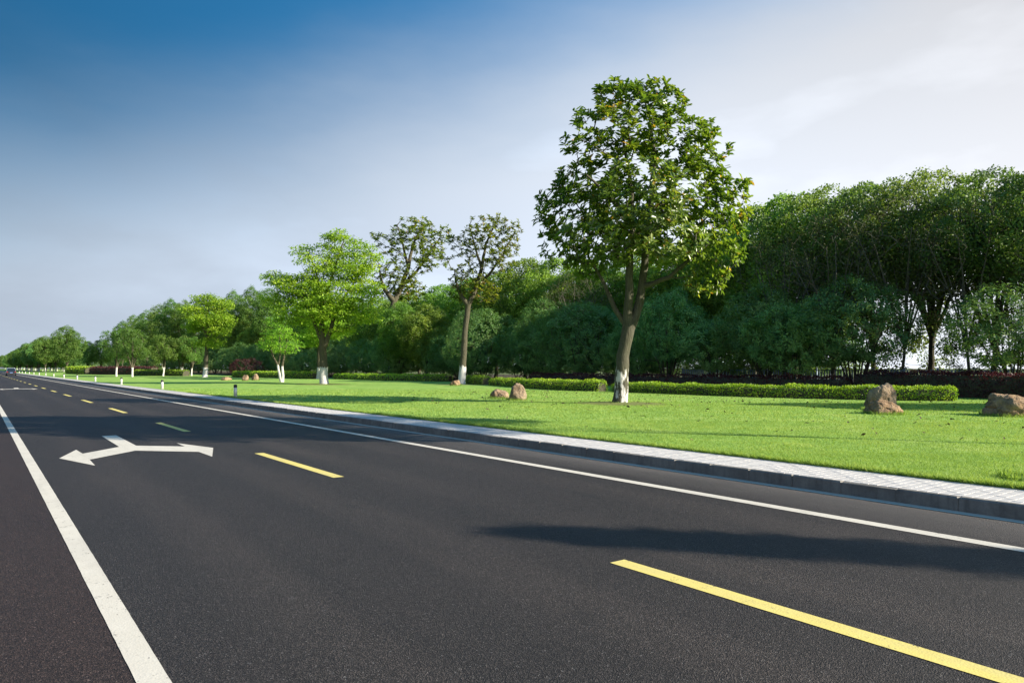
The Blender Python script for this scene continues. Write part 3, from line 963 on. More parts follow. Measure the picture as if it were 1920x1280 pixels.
def round_tree(seed, h, cr, cb, nl, nclust, n_leaf, L, W, crad, leafmat, woodmat, lobes_n=9, trunk_r=0.2, mode='clump', forks=3, rtip=0.016, squash=0.8, power=0.5, rmin=0.80, lean=0.3, lsize=(0.26, 0.40), zfloor=0.8, rough_low=0):
    """a generic broad tree: height h, crown radius cr, crown base cb"""
    rng = np.random.default_rng(seed)
    cz = (h + cb) / 2; hz = (h - cb) / 2
    lobes = []
    for i in range(lobes_n):
        a = i * 2.39996 + rng.uniform(-0.4, 0.4)
        u = 1 - 1.85 * (i + 0.5) / lobes_n
        lr = cr * rng.uniform(*lsize)
        env = math.sqrt(max(0.04, 1 - abs(u) ** 2.2))
        rr = max(0.0, cr * env * rng.uniform(0.82, 1.02) - lr * 0.75)
        lobes.append((math.cos(a) * rr, math.sin(a) * rr, cz + u * (hz - lr * squash * 0.8) + rng.uniform(-0.2, 0.2), lr, lr, lr * squash))
    tips = sample_lobes(rng, lobes, nclust, crad * 0.62, rmin=rmin, power=power, zmin=cb * zfloor)
    if rough_low:
        lo = [(rng.uniform(-1, 1) * cr * 0.7, rng.uniform(-1, 1) * cr * 0.7, rng.uniform(1.6, cb), 0.9, 0.9, 0.5) for _ in range(rough_low)]
        tips = np.vstack([tips, sample_lobes(rng, lo, rough_low * 4, 0.3, rmin=0.2)])
    stems = []
    fz = cb * rng.uniform(0.45, 0.7)
    lx, ly = rng.uniform(-lean, lean, 2)
    stems.append([(0, 0, -0.1, trunk_r * 1.25), (0, 0, 0.25, trunk_r), (lx * 0.4, ly * 0.4, fz, trunk_r * 0.85), (lx, ly, cz, trunk_r * 0.5), (lx * 0.6, ly * 0.6, h * 0.88, trunk_r * 0.15)])
    for k in range(forks):
        a = 2 * PI * (k + rng.uniform(-0.25, 0.25)) / forks
        e = cr * rng.uniform(0.4, 0.65)
        stems.append([(lx * 0.4, ly * 0.4, fz, trunk_r * 0.7), (math.cos(a) * e * 0.45, math.sin(a) * e * 0.45, fz + (cz - fz) * 0.6, trunk_r * 0.5), (math.cos(a) * e, math.sin(a) * e, cz + hz * 0.3, trunk_r * 0.25)])
    P, par, r, tid = grow(rng, stems, tips, step=0.55, rtip=rtip, droop=0.06)
    w = wood_mesh('trunk', P, par, r, woodmat, rmin=0.012)
    f = foliage(rng, 'crown', tips, outward(tips, (0, 0, cz - hz * 0.3)), leafmat, mode, n_leaf, L, W, crad)
    return [('trunk', w), ('crown', f)]


T_SMALL = [round_tree(31, 7.6, 2.7, 2.2, 0, 150, 60, 0.17, 0.11, 0.50, M_ROADL, M_BARK_W2, trunk_r=0.16),
           round_tree(32, 8.6, 3.0, 2.4, 0, 170, 60, 0.17, 0.11, 0.52, M_ROADL, M_BARK_W2, trunk_r=0.18)]
small_spots = [(218, 133, 1, 1.0, 'small rounded tree with white trunk foot at the right end of the dark red hedge'),
               (248, 128, 1, 1.02, 'rounded yellowish-green small tree just right of its twin by the dark red hedge'),
               (306, 134, 0, 1.0, 'small dark green tree with white foot standing alone behind the second bollard'),
               (341, 136, 0, 0.98, 'small tree with straight white foot, left of the leaning one beside the slender tree'),
               (359, 136, 1, 0.86, 'small tree with leaning white trunk foot nearest the slender light green tree')]
for i, (px, z, k, s, lab) in enumerate(small_spots):
    x, y = at_depth(px, z)
    put_tree('small_tree', T_SMALL[k], (x, y, gz(x, y) - 0.03), i * 1.7, s, lab, 'tree', 'small trees along the far lawn')

# ---- camphor belt behind the shrubs
T_CAM = [round_tree(41, 14.2, 5.6, 2.2, 0, 620, 66, 0.235, 0.15, 0.72, M_CAMPH, M_BARK, lobes_n=30, trunk_r=0.26, forks=4, squash=0.85),
         round_tree(42, 14.8, 5.2, 2.4, 0, 620, 66, 0.235, 0.15, 0.72, M_CAMPH, M_BARK, lobes_n=28, trunk_r=0.25, forks=3, squash=0.85),
         round_tree(43, 13.6, 5.8, 2.0, 0, 620, 66, 0.235, 0.15, 0.74, M_CAMPH, M_BARK, lobes_n=30, trunk_r=0.28, forks=5, squash=0.8)]
T_OPEN = [round_tree(44, 15.0, 6.2, 6.0, 0, 560, 60, 0.20, 0.135, 0.70, M_OLIVE, M_BARK, lobes_n=28, trunk_r=0.20, forks=7, squash=0.75, lean=1.2, rough_low=9),
          round_tree(45, 15.4, 6.0, 5.8, 0, 560, 60, 0.20, 0.135, 0.70, M_OLIVE, M_BARK, lobes_n=28, trunk_r=0.22, forks=6, squash=0.75, lean=1.5, rough_low=10)]
T_GREY = round_tree(46, 12.5, 4.8, 4.2, 0, 520, 6, 0.10, 0.055, 0.60, M_GREYL, M_BARK_P, lobes_n=16, trunk_r=0.10, forks=8, rtip=0.0105, rmin=0.3, lean=0.8)
T_TALL = round_tree(47, 21.0, 4.2, 5.0, 0, 480, 55, 0.26, 0.15, 0.80, M_ROADL, M_BARK, lobes_n=30, trunk_r=0.25, forks=4, squash=1.2)
T_ROAD = [round_tree(48, 14.0, 4.8, 3.0, 0, 400, 58, 0.25, 0.16, 0.74, M_ROADL, M_BARK_W2, lobes_n=24, trunk_r=0.22, forks=4),
          round_tree(49, 12.5, 4.4, 2.6, 0, 380, 58, 0.25, 0.16, 0.74, M_OSMAN, M_BARK_W2, lobes_n=22, trunk_r=0.20, forks=4)]

rng = np.random.default_rng(50)
right_spots = [(2010, 50.5, 1, 0.85, 'dark open-crowned tree at the right edge of the photo, above the rightmost boulder'),
               (1860, 51.5, 0, 0.89, 'tall dark tree with forked black trunks, left of the right edge, behind the maroon hedge'),
               (1745, 52.5, 1, 0.94, 'leaning-trunked tree standing where bright sky shows low through the branches'),
               (1640, 53.5, 0, 0.98, 'wide rounded tree with open underside behind the tall boulder pair'),
               (1560, 55.0, 0, 1.02, 'rounded tree rising behind the dark shrub clump left of the tall boulder pair'),
               ]
for i, (px, d, k, s, lab) in enumerate(right_spots):
    x, y, z = at_offset(px, d)
    put_tree('camphor_tree', T_OPEN[k], (x, y, LAWN_Z + 0.05), i * 1.9 + 0.4, s, lab, 'tree', 'camphor trees of the belt')
mid_spots = [(1490, 55, 0, 1.08, 'sunlit green tree whose rounded top steps down just right of the tallest magnolia'),
             (1415, 56, 1, 1.04, 'rounded green tree touching the right side of the tallest magnolia crown'),
             (1330, 57, 2, 1.02, 'green tree hidden behind the right half of the tallest magnolia'),
             (1255, 57, 0, 0.92, 'green tree hidden directly behind the tallest magnolia trunk'),
             (1180, 57, 1, 0.92, 'green tree behind the left half of the tallest magnolia crown'),
             (1110, 57, 2, 0.97, 'green tree showing just left of the tallest magnolia crown'),
             (1045, 57, 0, 1.00, 'bright rounded tree top left of the tallest magnolia, above the dark shrubs'),
             (985, 57, 1, 1.02, 'bright rounded tree right of the sparse vase-shaped magnolia'),
             (930, 57, 2, 1.02, 'green tree behind the right side of the sparse vase-shaped magnolia'),
             (880, 58, 0, 0.98, 'low green tree directly behind the sparse vase-shaped magnolia'),
             (832, 58, 1, 0.94, 'low green tree between the two sparse magnolias'),
             (786, 58, 2, 0.98, 'low green tree behind the dark sparse magnolia'),
             (745, 58, 0, 0.95, 'green tree right behind the large bright green tree, right side'),
             (706, 58, 1, 0.92, 'green tree just behind the right edge of the large bright green tree')]
for i, (px, d, k, s, lab) in enumerate(mid_spots):
    x, y, z = at_offset(px, d)
    put_tree('camphor_tree', T_CAM[k], (x, y, LAWN_Z + 0.05), i * 2.3, s, lab, 'tree', 'camphor trees of the belt')
for px, d, k, s, lab in ((752, 46.5, 1, 0.68, 'leafy green tree in front of the dark sparse magnolia trunk'),
                         (800, 47.0, 0, 0.66, 'leafy green tree low between the two sparse magnolias, above the dark shrubs')):
    x, y, z = at_offset(px, d)
    put_tree('camphor_tree', T_CAM[k], (x, y, LAWN_Z + 0.05), px * 0.3, s, lab, 'tree', 'camphor trees of the belt')
far_px = [668, 632, 598, 566, 536, 508, 482, 458, 436, 415, 395, 376, 358, 341, 325, 310, 296, 282, 269, 257, 245, 234, 223, 213]
for i, px in enumerate(far_px):
    x, y, z = at_offset(px, 58 + 3 * rng.random())
    put_tree('camphor_tree', T_CAM[i % 3], (x, y, LAWN_Z + 0.05), i * 2.1, rng.uniform(0.86, 1.06),
             'one of the green trees merging in the far belt behind the bright green trees', 'tree', 'trees merging in the far belt')
for px, d, s, lab in ((505, 60, 1.02, 'tall pale tree top just left of the large bright green tree'),
                      (474, 60, 1.10, 'pale feathery tree top rising highest between the bright green tree and the slender one'),
                      (440, 58, 1.08, 'pale tree top directly behind the slender light green tree, right side'),
                      (405, 56, 1.00, 'tall tree hidden directly behind the slender light green tree'),
                      (372, 54, 1.00, 'tall tree behind the left side of the slender light green tree'),
                      (345, 52, 1.06, 'tall tree top just left of the slender light green tree'),
                      (322, 50, 1.10, 'second tall tree top left of the slender light green tree, highest of that group'),
                      (300, 50, 1.08, 'third tall tree top left of the slender light green tree'),
                      (275, 48, 1.02, 'fourth tall tree top left of the slender light green tree'),
                      (252, 46, 0.97, 'fifth tall tree top left of the slender light green tree'),
                      (230, 44, 0.90, 'leftmost of the tall tree tops above the small rounded trees')):
    x, y, z = at_offset(px, d)
    put_tree('tall_tree', T_TALL, (x, y, LAWN_Z), px * 0.37, s, lab, 'tree', 'tall trees above the far belt')
for px, d, s, lab in ((1560, 47.0, 0.98, 'grey twiggy half-bare tree in front of the belt left of the tall boulder pair'),
                      (1470, 47.5, 0.92, 'grey twiggy half-bare tree just right of the tallest magnolia'),
                      (1690, 48.0, 1.04, 'grey twiggy tree with slanting pale trunk beside the bright sky gap'),
                      (1085, 48.5, 0.92, 'grey-brown twiggy tree above the dark shrubs left of the tallest magnolia'),
                      (1820, 47.5, 0.95, 'grey twiggy tree in front of the black forked trunks')):
    x, y, z = at_offset(px, d)
    put_tree('twiggy_tree', T_GREY, (x, y, LAWN_Z + 0.05), px * 0.11, s, lab, 'tree', 'half-bare twiggy trees')

# roadside trees far along the road
T_DARK = round_tree(92, 12.5, 5.0, 1.3, 0, 380, 58, 0.27, 0.17, 0.78, M_OSMAN, M_BARK_W2, lobes_n=24, trunk_r=0.2, forks=4)
road_near = [(126, 24.5, 0, 1.08, 'tall roadside tree with sunlit right side, biggest of the far left group'),
             (104, 24.5, 1, 1.05, 'roadside tree just left of the tallest one in the far left group'),
             (86, 24.0, 0, 0.95, 'third roadside tree from the right in the far left group, white trunk foot'),
             (72, 23.0, 1, 1.0, 'fourth roadside tree from the right in the far left group'),
             (165, 34, 1, 0.9, 'dark tree behind the clipped hedge, right of the far left group'),
             (190, 38, 0, 0.85, 'roundish tree behind the dark red hedge, left of the small rounded trees')]
for px in (142, 118, 97, 80, 66):
    x, y, z = at_offset(px, 34)
    put_tree('roadside_tree', T_DARK, (x, y, LAWN_Z), px * 0.4, rng.uniform(0.9, 1.1), 'one of the dark bushy trees filling the gaps behind the far left group', 'tree', 'dark trees behind the far left group')
for i, (px, d, k, s, lab) in enumerate(road_near):
    x, y, z = at_offset(px, d)
    put_tree('roadside_tree', T_ROAD[k], (x, y, LAWN_Z), i * 1.3, s, lab, 'tree', 'roadside trees on the far left')
yy = 330.0
i = 0
while yy < 1150:
    put_tree('roadside_tree', T_ROAD[i % 2], (21.5 + rng.uniform(-2.5, 2.5), yy, LAWN_Z), i * 2.2, rng.uniform(0.85, 1.0),
             'one of the dark roadside trees merging towards the vanishing point behind the car', 'tree', 'roadside trees merging in the distance')
    put_tree('roadside_tree', T_DARK, (31 + rng.uniform(-3, 3), yy + 5, LAWN_Z), i * 1.2, rng.uniform(0.95, 1.15),
             'one of the dark roadside trees merging towards the vanishing point behind the car', 'tree', 'roadside trees merging in the distance')
    yy += 10 if yy < 600 else 22
    i += 1


# ---- dark evergreen shrubs in front of the belt
def shrub(seed, w, h, n, n_leaf, mat, L=0.20, W=0.065, crad=0.42, base=0.8, stems_n=9, woodmat=None):
    rng = np.random.default_rng(seed)
    lobes = [(0, 0, base + (h - base) * 0.45, w * 0.30, w * 0.30, (h - base) * 0.38)]
    for i in range(20):
        a = i * 2.39996; u = 1 - 1.7 * (i + 0.5) / 20
        e = w * 0.34 * math.sqrt(max(0.05, 1 - u * u)) * rng.uniform(0.85, 1.1)
        zz = base + (h - base) * (0.46 + 0.36 * u)
        lr = w * rng.uniform(0.14, 0.22)
        lobes.append((math.cos(a) * e, math.sin(a) * e, zz, lr, lr, lr * 0.85))
    tips = sample_lobes(rng, lobes, n, crad * 0.55, rmin=0.84, power=0.6, zmin=base * 0.7)
    stems = []
    for k in range(stems_n):
        a = 2 * PI * k / stems_n + rng.uniform(-0.3, 0.3); e = w * rng.uniform(0.1, 0.26)
        s0 = rng.uniform(0.05, 0.35)
        st = [(math.cos(a) * s0, math.sin(a) * s0, -0.05, 0.055), (math.cos(a) * (s0 + e * 0.4), math.sin(a) * (s0 + e * 0.4), base + 0.4, 0.042), (math.cos(a) * (s0 + e), math.sin(a) * (s0 + e), h * 0.6, 0.022)]
        stems.append(st if k == 0 else [(stems[0][0][0], stems[0][0][1], -0.05, 0.055)] + st)
    P, par, r, tid = grow(rng, stems, tips, step=0.5, rtip=0.008, droop=0.02)
    wd = wood_mesh('stems', P, par, np.minimum(r, 0.07), woodmat or M_BARK, rmin=0.009)
    f = foliage(rng, 'foliage', tips, outward(tips, (0, 0, h * 0.35)), mat, 'rosette', n_leaf, L, W, crad)
    return [('stems', wd), ('foliage', f)]


S_BIG = [shrub(61, 8.6, 7.6, 980, 27, M_OSMAN, base=0.35), shrub(62, 8.0, 7.2, 940, 27, M_OSMAN, base=0.35), shrub(63, 9.0, 8.0, 1000, 27, M_OSMAN, base=0.35)]
S_OPEN = [shrub(64, 7.2, 6.4, 640, 27, M_OSMAN, base=1.3, stems_n=12), shrub(65, 7.6, 6.8, 660, 27, M_OSMAN, base=1.4, stems_n=13)]
shrub_spots = [(1900, 44.0, 'o0', 0.95, 'dark evergreen shrub at the right edge above the rightmost boulder'),
               (1590, 44.0, 'o1', 1.00, 'dark blue-green shrub with many stems just left of the tall boulder pair'),
               (1505, 44.5, 'o0', 1.03, 'dark blue-green shrub, second left of the tall boulder pair, bare stems below'),
               (1425, 44.0, 'o1', 0.92, 'low dark shrub with bare stems, third left of the tall boulder pair'),
               (1345, 45.0, 'o0', 0.98, 'dark shrub below the right side of the tallest magnolia'),
               (1268, 46.0, 'o1', 1.02, 'dark shrub just right of the tallest magnolia trunk'),
               (1185, 47.0, 'b1', 0.95, 'dark dense shrub directly behind the tallest magnolia trunk'),
               (1105, 47.0, 'b0', 1.02, 'rounded blue-green shrub just left of the tallest magnolia trunk'),
               (1040, 47.0, 'b2', 1.00, 'rounded blue-green shrub, second left of the tallest magnolia trunk'),
               (975, 47.0, 'b1', 1.02, 'dense blue-green shrub behind the pair of boulders mid-lawn'),
               (915, 47.0, 'b0', 0.95, 'dense blue-green shrub just right of the sparse vase-shaped magnolia trunk'),
               (862, 47.5, 'b2', 0.88, 'dark shrub directly behind the sparse vase-shaped magnolia trunk'),
               (812, 47.5, 'b1', 0.90, 'dark shrub just left of the sparse vase-shaped magnolia trunk'),
               (766, 48.0, 'b0', 0.86, 'dark shrub second left of the sparse vase-shaped magnolia trunk'),
               (724, 48.0, 'b2', 0.80, 'dark shrub right of the large bright green tree'),
               (684, 48.0, 'b1', 0.80, 'dark shrub just right of the large bright green tree trunk'),
               (646, 48.0, 'b0', 0.78, 'dark shrub behind the large bright green tree trunk, right side'),
               (610, 48.0, 'b2', 0.80, 'dark shrub directly behind the large bright green tree trunk'),
               (576, 48.0, 'b1', 0.80, 'dark shrub just left of the large bright green tree trunk'),
               (543, 48.0, 'b0', 0.80, 'dark shrub behind the small two-stemmed tree')]
for i, (px, d, k, s, lab) in enumerate(shrub_spots):
    x, y, z = at_offset(px, d)
    put_tree('evergreen_shrub', (S_BIG if k[0] == 'b' else S_OPEN)[int(k[1])], (x + 1.2 * math.sin(i * 2.3), y, LAWN_Z + 0.05), i * 1.1, s * (1 + 0.10 * math.sin(i * 1.9 + 0.6)), lab, 'shrub', 'dark evergreen shrubs', sz=s * (1 + 0.15 * math.sin(i * 2.7)))
for i, px in enumerate((1540, 1480, 1440, 1370, 1300, 1230, 1160, 1090, 1030, 970, 910, 855, 800, 750, 700, 655, 612, 572, 535)):
    x, y, z = at_offset(px, 63)
    put_tree('evergreen_shrub', S_BIG[i % 3], (x, y, LAWN_Z + 0.03), i * 1.3 + 0.5, rng.uniform(0.75, 0.95),
             'one of the dark shrubs deep in shade behind the tree belt', 'shrub', 'dark shrubs behind the belt')
for i, px in enumerate((512, 484, 456, 430, 404, 378, 354, 330, 306, 284, 262, 240, 220, 200, 182, 166, 150)):
    x, y, z = at_offset(px, 50)
    put_tree('evergreen_shrub', S_BIG[i % 3], (x, y, LAWN_Z + 0.03), i * 1.7, rng.uniform(0.85, 1.05),
             'one of the dark shrubs merging along the foot of the far belt', 'shrub', 'dark shrubs along the far belt')
x, y, z = at_offset(462, 41.5)
put_tree('maroon_shrub', shrub(66, 8.0, 3.4, 300, 26, M_REDH, L=0.22, W=0.09, crad=0.45, base=0.5), (x, y, LAWN_Z), 0.4, 0.85,
         'wide low maroon-leaved shrub behind the three tan boulders', 'shrub')


# ------------------------------------------------------------------ hedges
def hedge(name, path, width, height, mat, label, dens=360, L=0.085, W=0.055, seed=0, group=None, core=None, rough=0.09):
    rng = np.random.default_rng(seed)
    path = np.asarray(path, float)
    seg = np.linalg.norm(np.diff(path, axis=0), axis=1); cum = np.concatenate([[0], np.cumsum(seg)])
    tot = cum[-1]
    n = int(dens * tot)
    # fewer, larger leaves where the hedge recedes
    s = rng.random(n) * tot
    k = np.clip(np.searchsorted(cum, s) - 1, 0, len(seg) - 1)
    u = ((s - cum[k]) / seg[k])[:, None]
    c = path[k] * (1 - u) + path[k + 1] * u
    tg = unit(path[k + 1] - path[k]); nm = np.stack([tg[:, 1], -tg[:, 0]], 1)
    # perimeter coordinate: front face, top, back face
    per = 2 * height + width
    q = rng.random(n) * per
    hh = height * (1 + 0.05 * np.sin(s * 2.1) + 0.035 * np.sin(s * 5.3 + 1))
    off = np.where(q < height, -width / 2, np.where(q < height + width, q - height - width / 2, width / 2))
    zz = np.where(q < height, q, np.where(q < height + width, height, per - q)) / height * hh
    nrm = np.where((q < height)[:, None], np.array([[-1.0, 0, 0.15]]), np.where((q < height + width)[:, None], np.array([[0, 0, 1.0]]), np.array([[1.0, 0, 0.15]])))
    # round the shoulders
    edge = np.clip(1 - (np.abs(np.abs(off) - width / 2) + np.abs(zz - hh)) / 0.18, 0, 1)
    off = off * (1 - 0.10 * edge); zz = zz - 0.05 * edge
    lump = np.array([mnoise.noise(Vector((a * 1.7, b * 1.7, z * 2.2))) for a, b, z in zip(c[:, 0], c[:, 1], zz)])
    dep = rng.uniform(-0.10, 0.03, n) + lump * rough
    nx3 = np.stack([nm[:, 0] * nrm[:, 0], nm[:, 1] * nrm[:, 0], nrm[:, 2]], 1)
    end = np.minimum(s, tot - s)
    shrink = np.clip(end / (width * 0.35), 0, 1) ** 0.5
    base = np.stack([c[:, 0] + nm[:, 0] * off * (0.6 + 0.4 * shrink), c[:, 1] + nm[:, 1] * off * (0.6 + 0.4 * shrink), zz * (0.75 + 0.25 * shrink)], 1) + nx3 * dep[:, None]
    d = unit(nx3 * 0.6 + rand_dirs(rng, n) + np.array([0, 0, 0.35]))
    nr = unit(nx3 + rng.normal(size=(n, 3)) * 0.6)
    tone = np.clip(0.5 + lump * 0.5 + rng.normal(size=n) * 0.18, 0, 1)
    org = np.array([path[:, 0].mean(), path[:, 1].mean(), 0])
    co, loops, starts, tn = leaf_arrays(base - org, d, nr, L * rng.uniform(0.7, 1.3, n), W * rng.uniform(0.8, 1.2, n), tone)
    z0 = gz(*org[:2])
    e = empty(name, (org[0], org[1], z0))
    link(bpy.data.objects.new('foliage', fast_mesh('foliage', co, loops, starts, [mat], attrs={'tone': tn})), e)
    # woody inside: a lumpy dark mass of branches
    rings = []
    m = max(4, int(tot / 0.8))
    for j in range(m + 1):
        sj = min(max(tot * j / m, 0.15), tot - 0.15)
        kk = min(int(np.searchsorted(cum, sj)) - 1 if sj > 0 else 0, len(seg) - 1); kk = max(kk, 0)
        uu = (sj - cum[kk]) / seg[kk]
        cc = path[kk] * (1 - uu) + path[kk + 1] * uu - org[:2]
        t_ = unit(path[kk + 1] - path[kk]); nn = np.array([t_[1], -t_[0]])
        hw = width / 2 - 0.14; ht = height - 0.14
        sec = [(-hw, -0.05), (-hw * 1.02, ht * 0.55), (-hw * 0.8, ht), (0, ht * 1.03), (hw * 0.8, ht), (hw * 1.02, ht * 0.55), (hw, -0.05)]
        rings.append([(cc[0] + nn[0] * a, cc[1] + nn[1] * a, b + rng.uniform(-0.03, 0.03)) for a, b in sec])
    MB().loft(rings).build('branches', M_BARK, e)
    tag(e, label, 'hedge', group)
    return e


def ghost(pts):
    return [on_ground(px, py, LAWN_Z) for px, py in pts]


# front faces of the clipped hedge follow these foot points
hedge('clipped_hedge', ghost([(1795, 749.5), (1700, 748), (1600, 746), (1500, 744), (1404, 742.0), (1330, 740), (1250, 737.5), (1182, 735), (1152, 734.0)]), 1.0, 0.60, M_HEDGE,
      'longest bright clipped hedge, from behind the tall boulder pair to the tallest magnolia trunk', seed=71, dens=720, L=0.085)
hedge('clipped_hedge', ghost([(1132, 733), (1060, 730.5), (980, 727), (925, 724)]), 1.0, 0.64, M_HEDGE,
      'clipped low hedge behind the pair of boulders mid-lawn', seed=73, dens=560, L=0.10, W=0.06)
hedge('clipped_hedge', ghost([(912, 723), (880, 720.5)]), 1.0, 0.75, M_HEDGE,
      'short dull hedge piece just right of the sparse vase-shaped magnolia trunk', seed=74, dens=420, L=0.11, W=0.07)
hedge('clipped_hedge', ghost([(845, 714.5), (780, 713.5), (700, 712.5), (630, 711)]), 1.1, 0.72, M_HEDGE,
      'clipped low hedge right of the large bright green tree trunk', seed=75, dens=330, L=0.13, W=0.08)
hedge('clipped_hedge', ghost([(590, 710.5), (540, 709), (480, 707.5), (440, 706.5)]), 1.1, 0.9, M_HEDGE,
      'thin far hedge line behind the small two-stemmed tree', seed=76, dens=220, L=0.16, W=0.10)
hedge('clipped_hedge', ghost([(350, 705.0), (310, 704.5), (255, 704.0)]), 1.6, 1.0, M_HEDGE,
      'low bright hedge behind the white tree feet on the far lawn', seed=77, dens=170, L=0.19, W=0.12)
hedge('clipped_hedge', ghost([(172, 701.5), (134, 700.6)]), 3.0, 1.7, M_HEDGE,
      'block of rounded green hedge at the far left beside the red hedge', seed=78, dens=150, L=0.26, W=0.16)
hedge('red_hedge', ghost([(290, 702.6), (230, 702.2), (175, 701.6)]), 2.2, 1.7, M_REDH,
      'long dark red hedge at the far left behind the small rounded trees', seed=79, dens=140, L=0.26, W=0.16)
hedge('red_hedge', [at_offset(2000, 40.6)[:2], at_offset(1850, 41.2)[:2], at_offset(1700, 42.0)[:2], at_offset(1610, 42.4)[:2]], 1.7, 1.22, M_REDH,
      'maroon hedge behind the bright clipped hedge at the right', seed=80, dens=620, L=0.11, W=0.07, rough=0.12)
hedge('red_hedge', [at_offset(1590, 41.5)[:2], at_offset(1400, 41.5)[:2], at_offset(1200, 42.0)[:2], at_offset(1000, 42.5)[:2]], 1.4, 0.95, M_REDH,
      'dark low maroon hedge in shade behind the tallest magnolia', seed=81, dens=320, L=0.13, W=0.08, rough=0.12)
hedge('clipped_hedge', ghost([(1960, 746), (1868, 744.5)]), 1.1, 0.95, M_HEDGE,
      'short bright hedge piece behind the rightmost boulder', seed=82, dens=600, L=0.085)


# ------------------------------------------------------------------ boulders
TUFTS = []


def boulder(seed, loc, sx, sy, sz, label, rz=0.0, group=None, cuts=16):
    rng = np.random.default_rng(seed)
    import bmesh
    bm = bmesh.new(); bmesh.ops.create_icosphere(bm, subdivisions=5, radius=1.0)
    nrm = rand_dirs(rng, cuts); dist = rng.uniform(0.68, 0.98, cuts)
    off = Vector(rng.uniform(-9, 9, 3))
    for v in bm.verts:
        p = np.array(v.co)
        cosv = nrm @ p
        rr = np.where(cosv > 0.05, dist / np.maximum(cosv, 0.05), 9.0)
        k = 16.0
        rad = -np.log(np.exp(-k * np.minimum(rr, 3)).sum() + math.exp(-k * 1.05)) / k
        q = Vector(p * rad)
        q += Vector(p) * (0.11 * mnoise.noise(q * 1.9 + off) + 0.06 * mnoise.noise(q * 4.1 + off) - 0.07 * max(0.0, 0.12 - abs(mnoise.noise(q * 2.6 - off))) / 0.12 + 0.035 * mnoise.noise(q * 11 + off))
        v.co = Vector((q.x * sx, q.y * sy, (q.z + 0.42) * sz / 1.35))
    me = bpy.data.meshes.new('boulder'); bm.to_mesh(me); bm.free(); me.materials.append(M_ROCK); me.shade_smooth()
    o = bpy.data.objects.new('boulder', me); link(o)
    o.location = (loc[0], loc[1], gz(*loc) - 0.09); o.rotation_euler = (0, 0, rz)
    tag(o, label, 'boulder', group)
    TUFTS.append((loc[0], loc[1], 0.92 * max(sx, sy), rz))
    return o


def rock_at(seed, px, py, wpx, hpx, label, push=0.0, **k):
    """foot of the rock at (px, py) in the photo, wpx wide and hpx high"""
    z = F_PX * (CAM_H - LAWN_Z) / (py - HORIZON) + push
    kk = z / F_PX
    x, y = world_xy((px - 960) * kk, z)
    return boulder(seed, (x, y), wpx * kk / 2 * 1.08, wpx * kk / 2 * 0.9, hpx * kk, label, rz=-YAW + k.pop('turn', 0.0), **k)


rock_at(101, 937, 747.5, 37, 21, 'pale low rounded boulder, left of the mid-lawn pair')
rock_at(102, 969, 750.5, 33, 33, 'upright brown boulder, right of the mid-lawn pair')
rock_at(103, 855, 724.5, 20, 14, 'small boulder half hidden left of the sparse vase-shaped magnolia trunk')
rock_at(104, 425, 713, 17, 9, 'low pale tan boulder, leftmost of the three on the far lawn')
rock_at(105, 460, 713.5, 11, 13, 'narrow upright tan boulder, middle of the three on the far lawn')
rock_at(106, 479, 713, 13, 14, 'round tan boulder, right of the three on the far lawn')
rock_at(107, 1655, 770, 54, 50, 'tall grey-brown boulder standing behind the low orange one', push=0.55)
rock_at(108, 1659, 777, 68, 32, 'low orange-brown boulder in front of the tall grey one')
rock_at(109, 1894, 780, 88, 52, 'large wide boulder cut by the right edge of the photo')
rock_at(110, 1628, 770, 20, 7, 'small flat grey stone at the left foot of the tall boulder')
x, y = on_ground(1925, 897, LAWN_Z)
boulder(111, (x, y), 0.30, 0.22, 0.07, 'flat dark stepping stone in the grass at the right edge near the pavement', rz=0.3)

# worn turf rings round the lawn trees
for nm, (cx, cy), rad in (('a', MAG_POS, 2.2), ('b', (x2, y2), 2.6), ('c', (bxg, byg), 2.8)):
    vs2, fs2 = [(cx, cy, gz(cx, cy) + 0.05)], []
    for ring, fr in ((1, 0.55), (2, 1.0)):
        for k in range(36):
            a = 2 * PI * k / 36
            rr = rad * fr * (1 + 0.16 * mnoise.noise(Vector((math.cos(a) * 1.5, math.sin(a) * 1.5, cx))))
            px_, py_ = cx + math.cos(a) * rr, cy + math.sin(a) * rr
            vs2.append((px_, py_, gz(px_, py_) + (0.04 if ring == 1 else -0.015)))
    for k in range(36):
        fs2.append((0, 1 + k, 1 + (k + 1) % 36))
        fs2.append((1 + k, 37 + k, 37 + (k + 1) % 36, 1 + (k + 1) % 36))
    o = pydata('worn_turf', vs2, fs2, M_WORN, smooth=True); o['kind'] = 'structure'

# ------------------------------------------------------------------ bollards
def bollard_meshes():
    a = MB().lathe([(0.0, -0.02), (0.085, -0.02), (0.085, 0.48), (0.082, 0.485)], 20)
    b = MB().lathe([(0.084, 0.4851), (0.0875, 0.492), (0.0875, 0.60), (0.084, 0.622), (0.068, 0.636), (0.035, 0.645), (0.0, 0.647)], 20)
    c = MB().lathe([(0.0, -0.01), (0.105, -0.01), (0.105, 0.025), (0.095, 0.035), (0.0851, 0.036)], 20)
    out = []
    for n, m, mat in (('post', a, M_POSTW), ('cap', b, M_POSTB), ('collar', c, M_POSTW)):
        me = bpy.data.meshes.new(n); me.from_pydata(m.v, [], m.f); me.materials.append(mat); me.shade_smooth(); me.update()
        out.append((n, me))
    return out


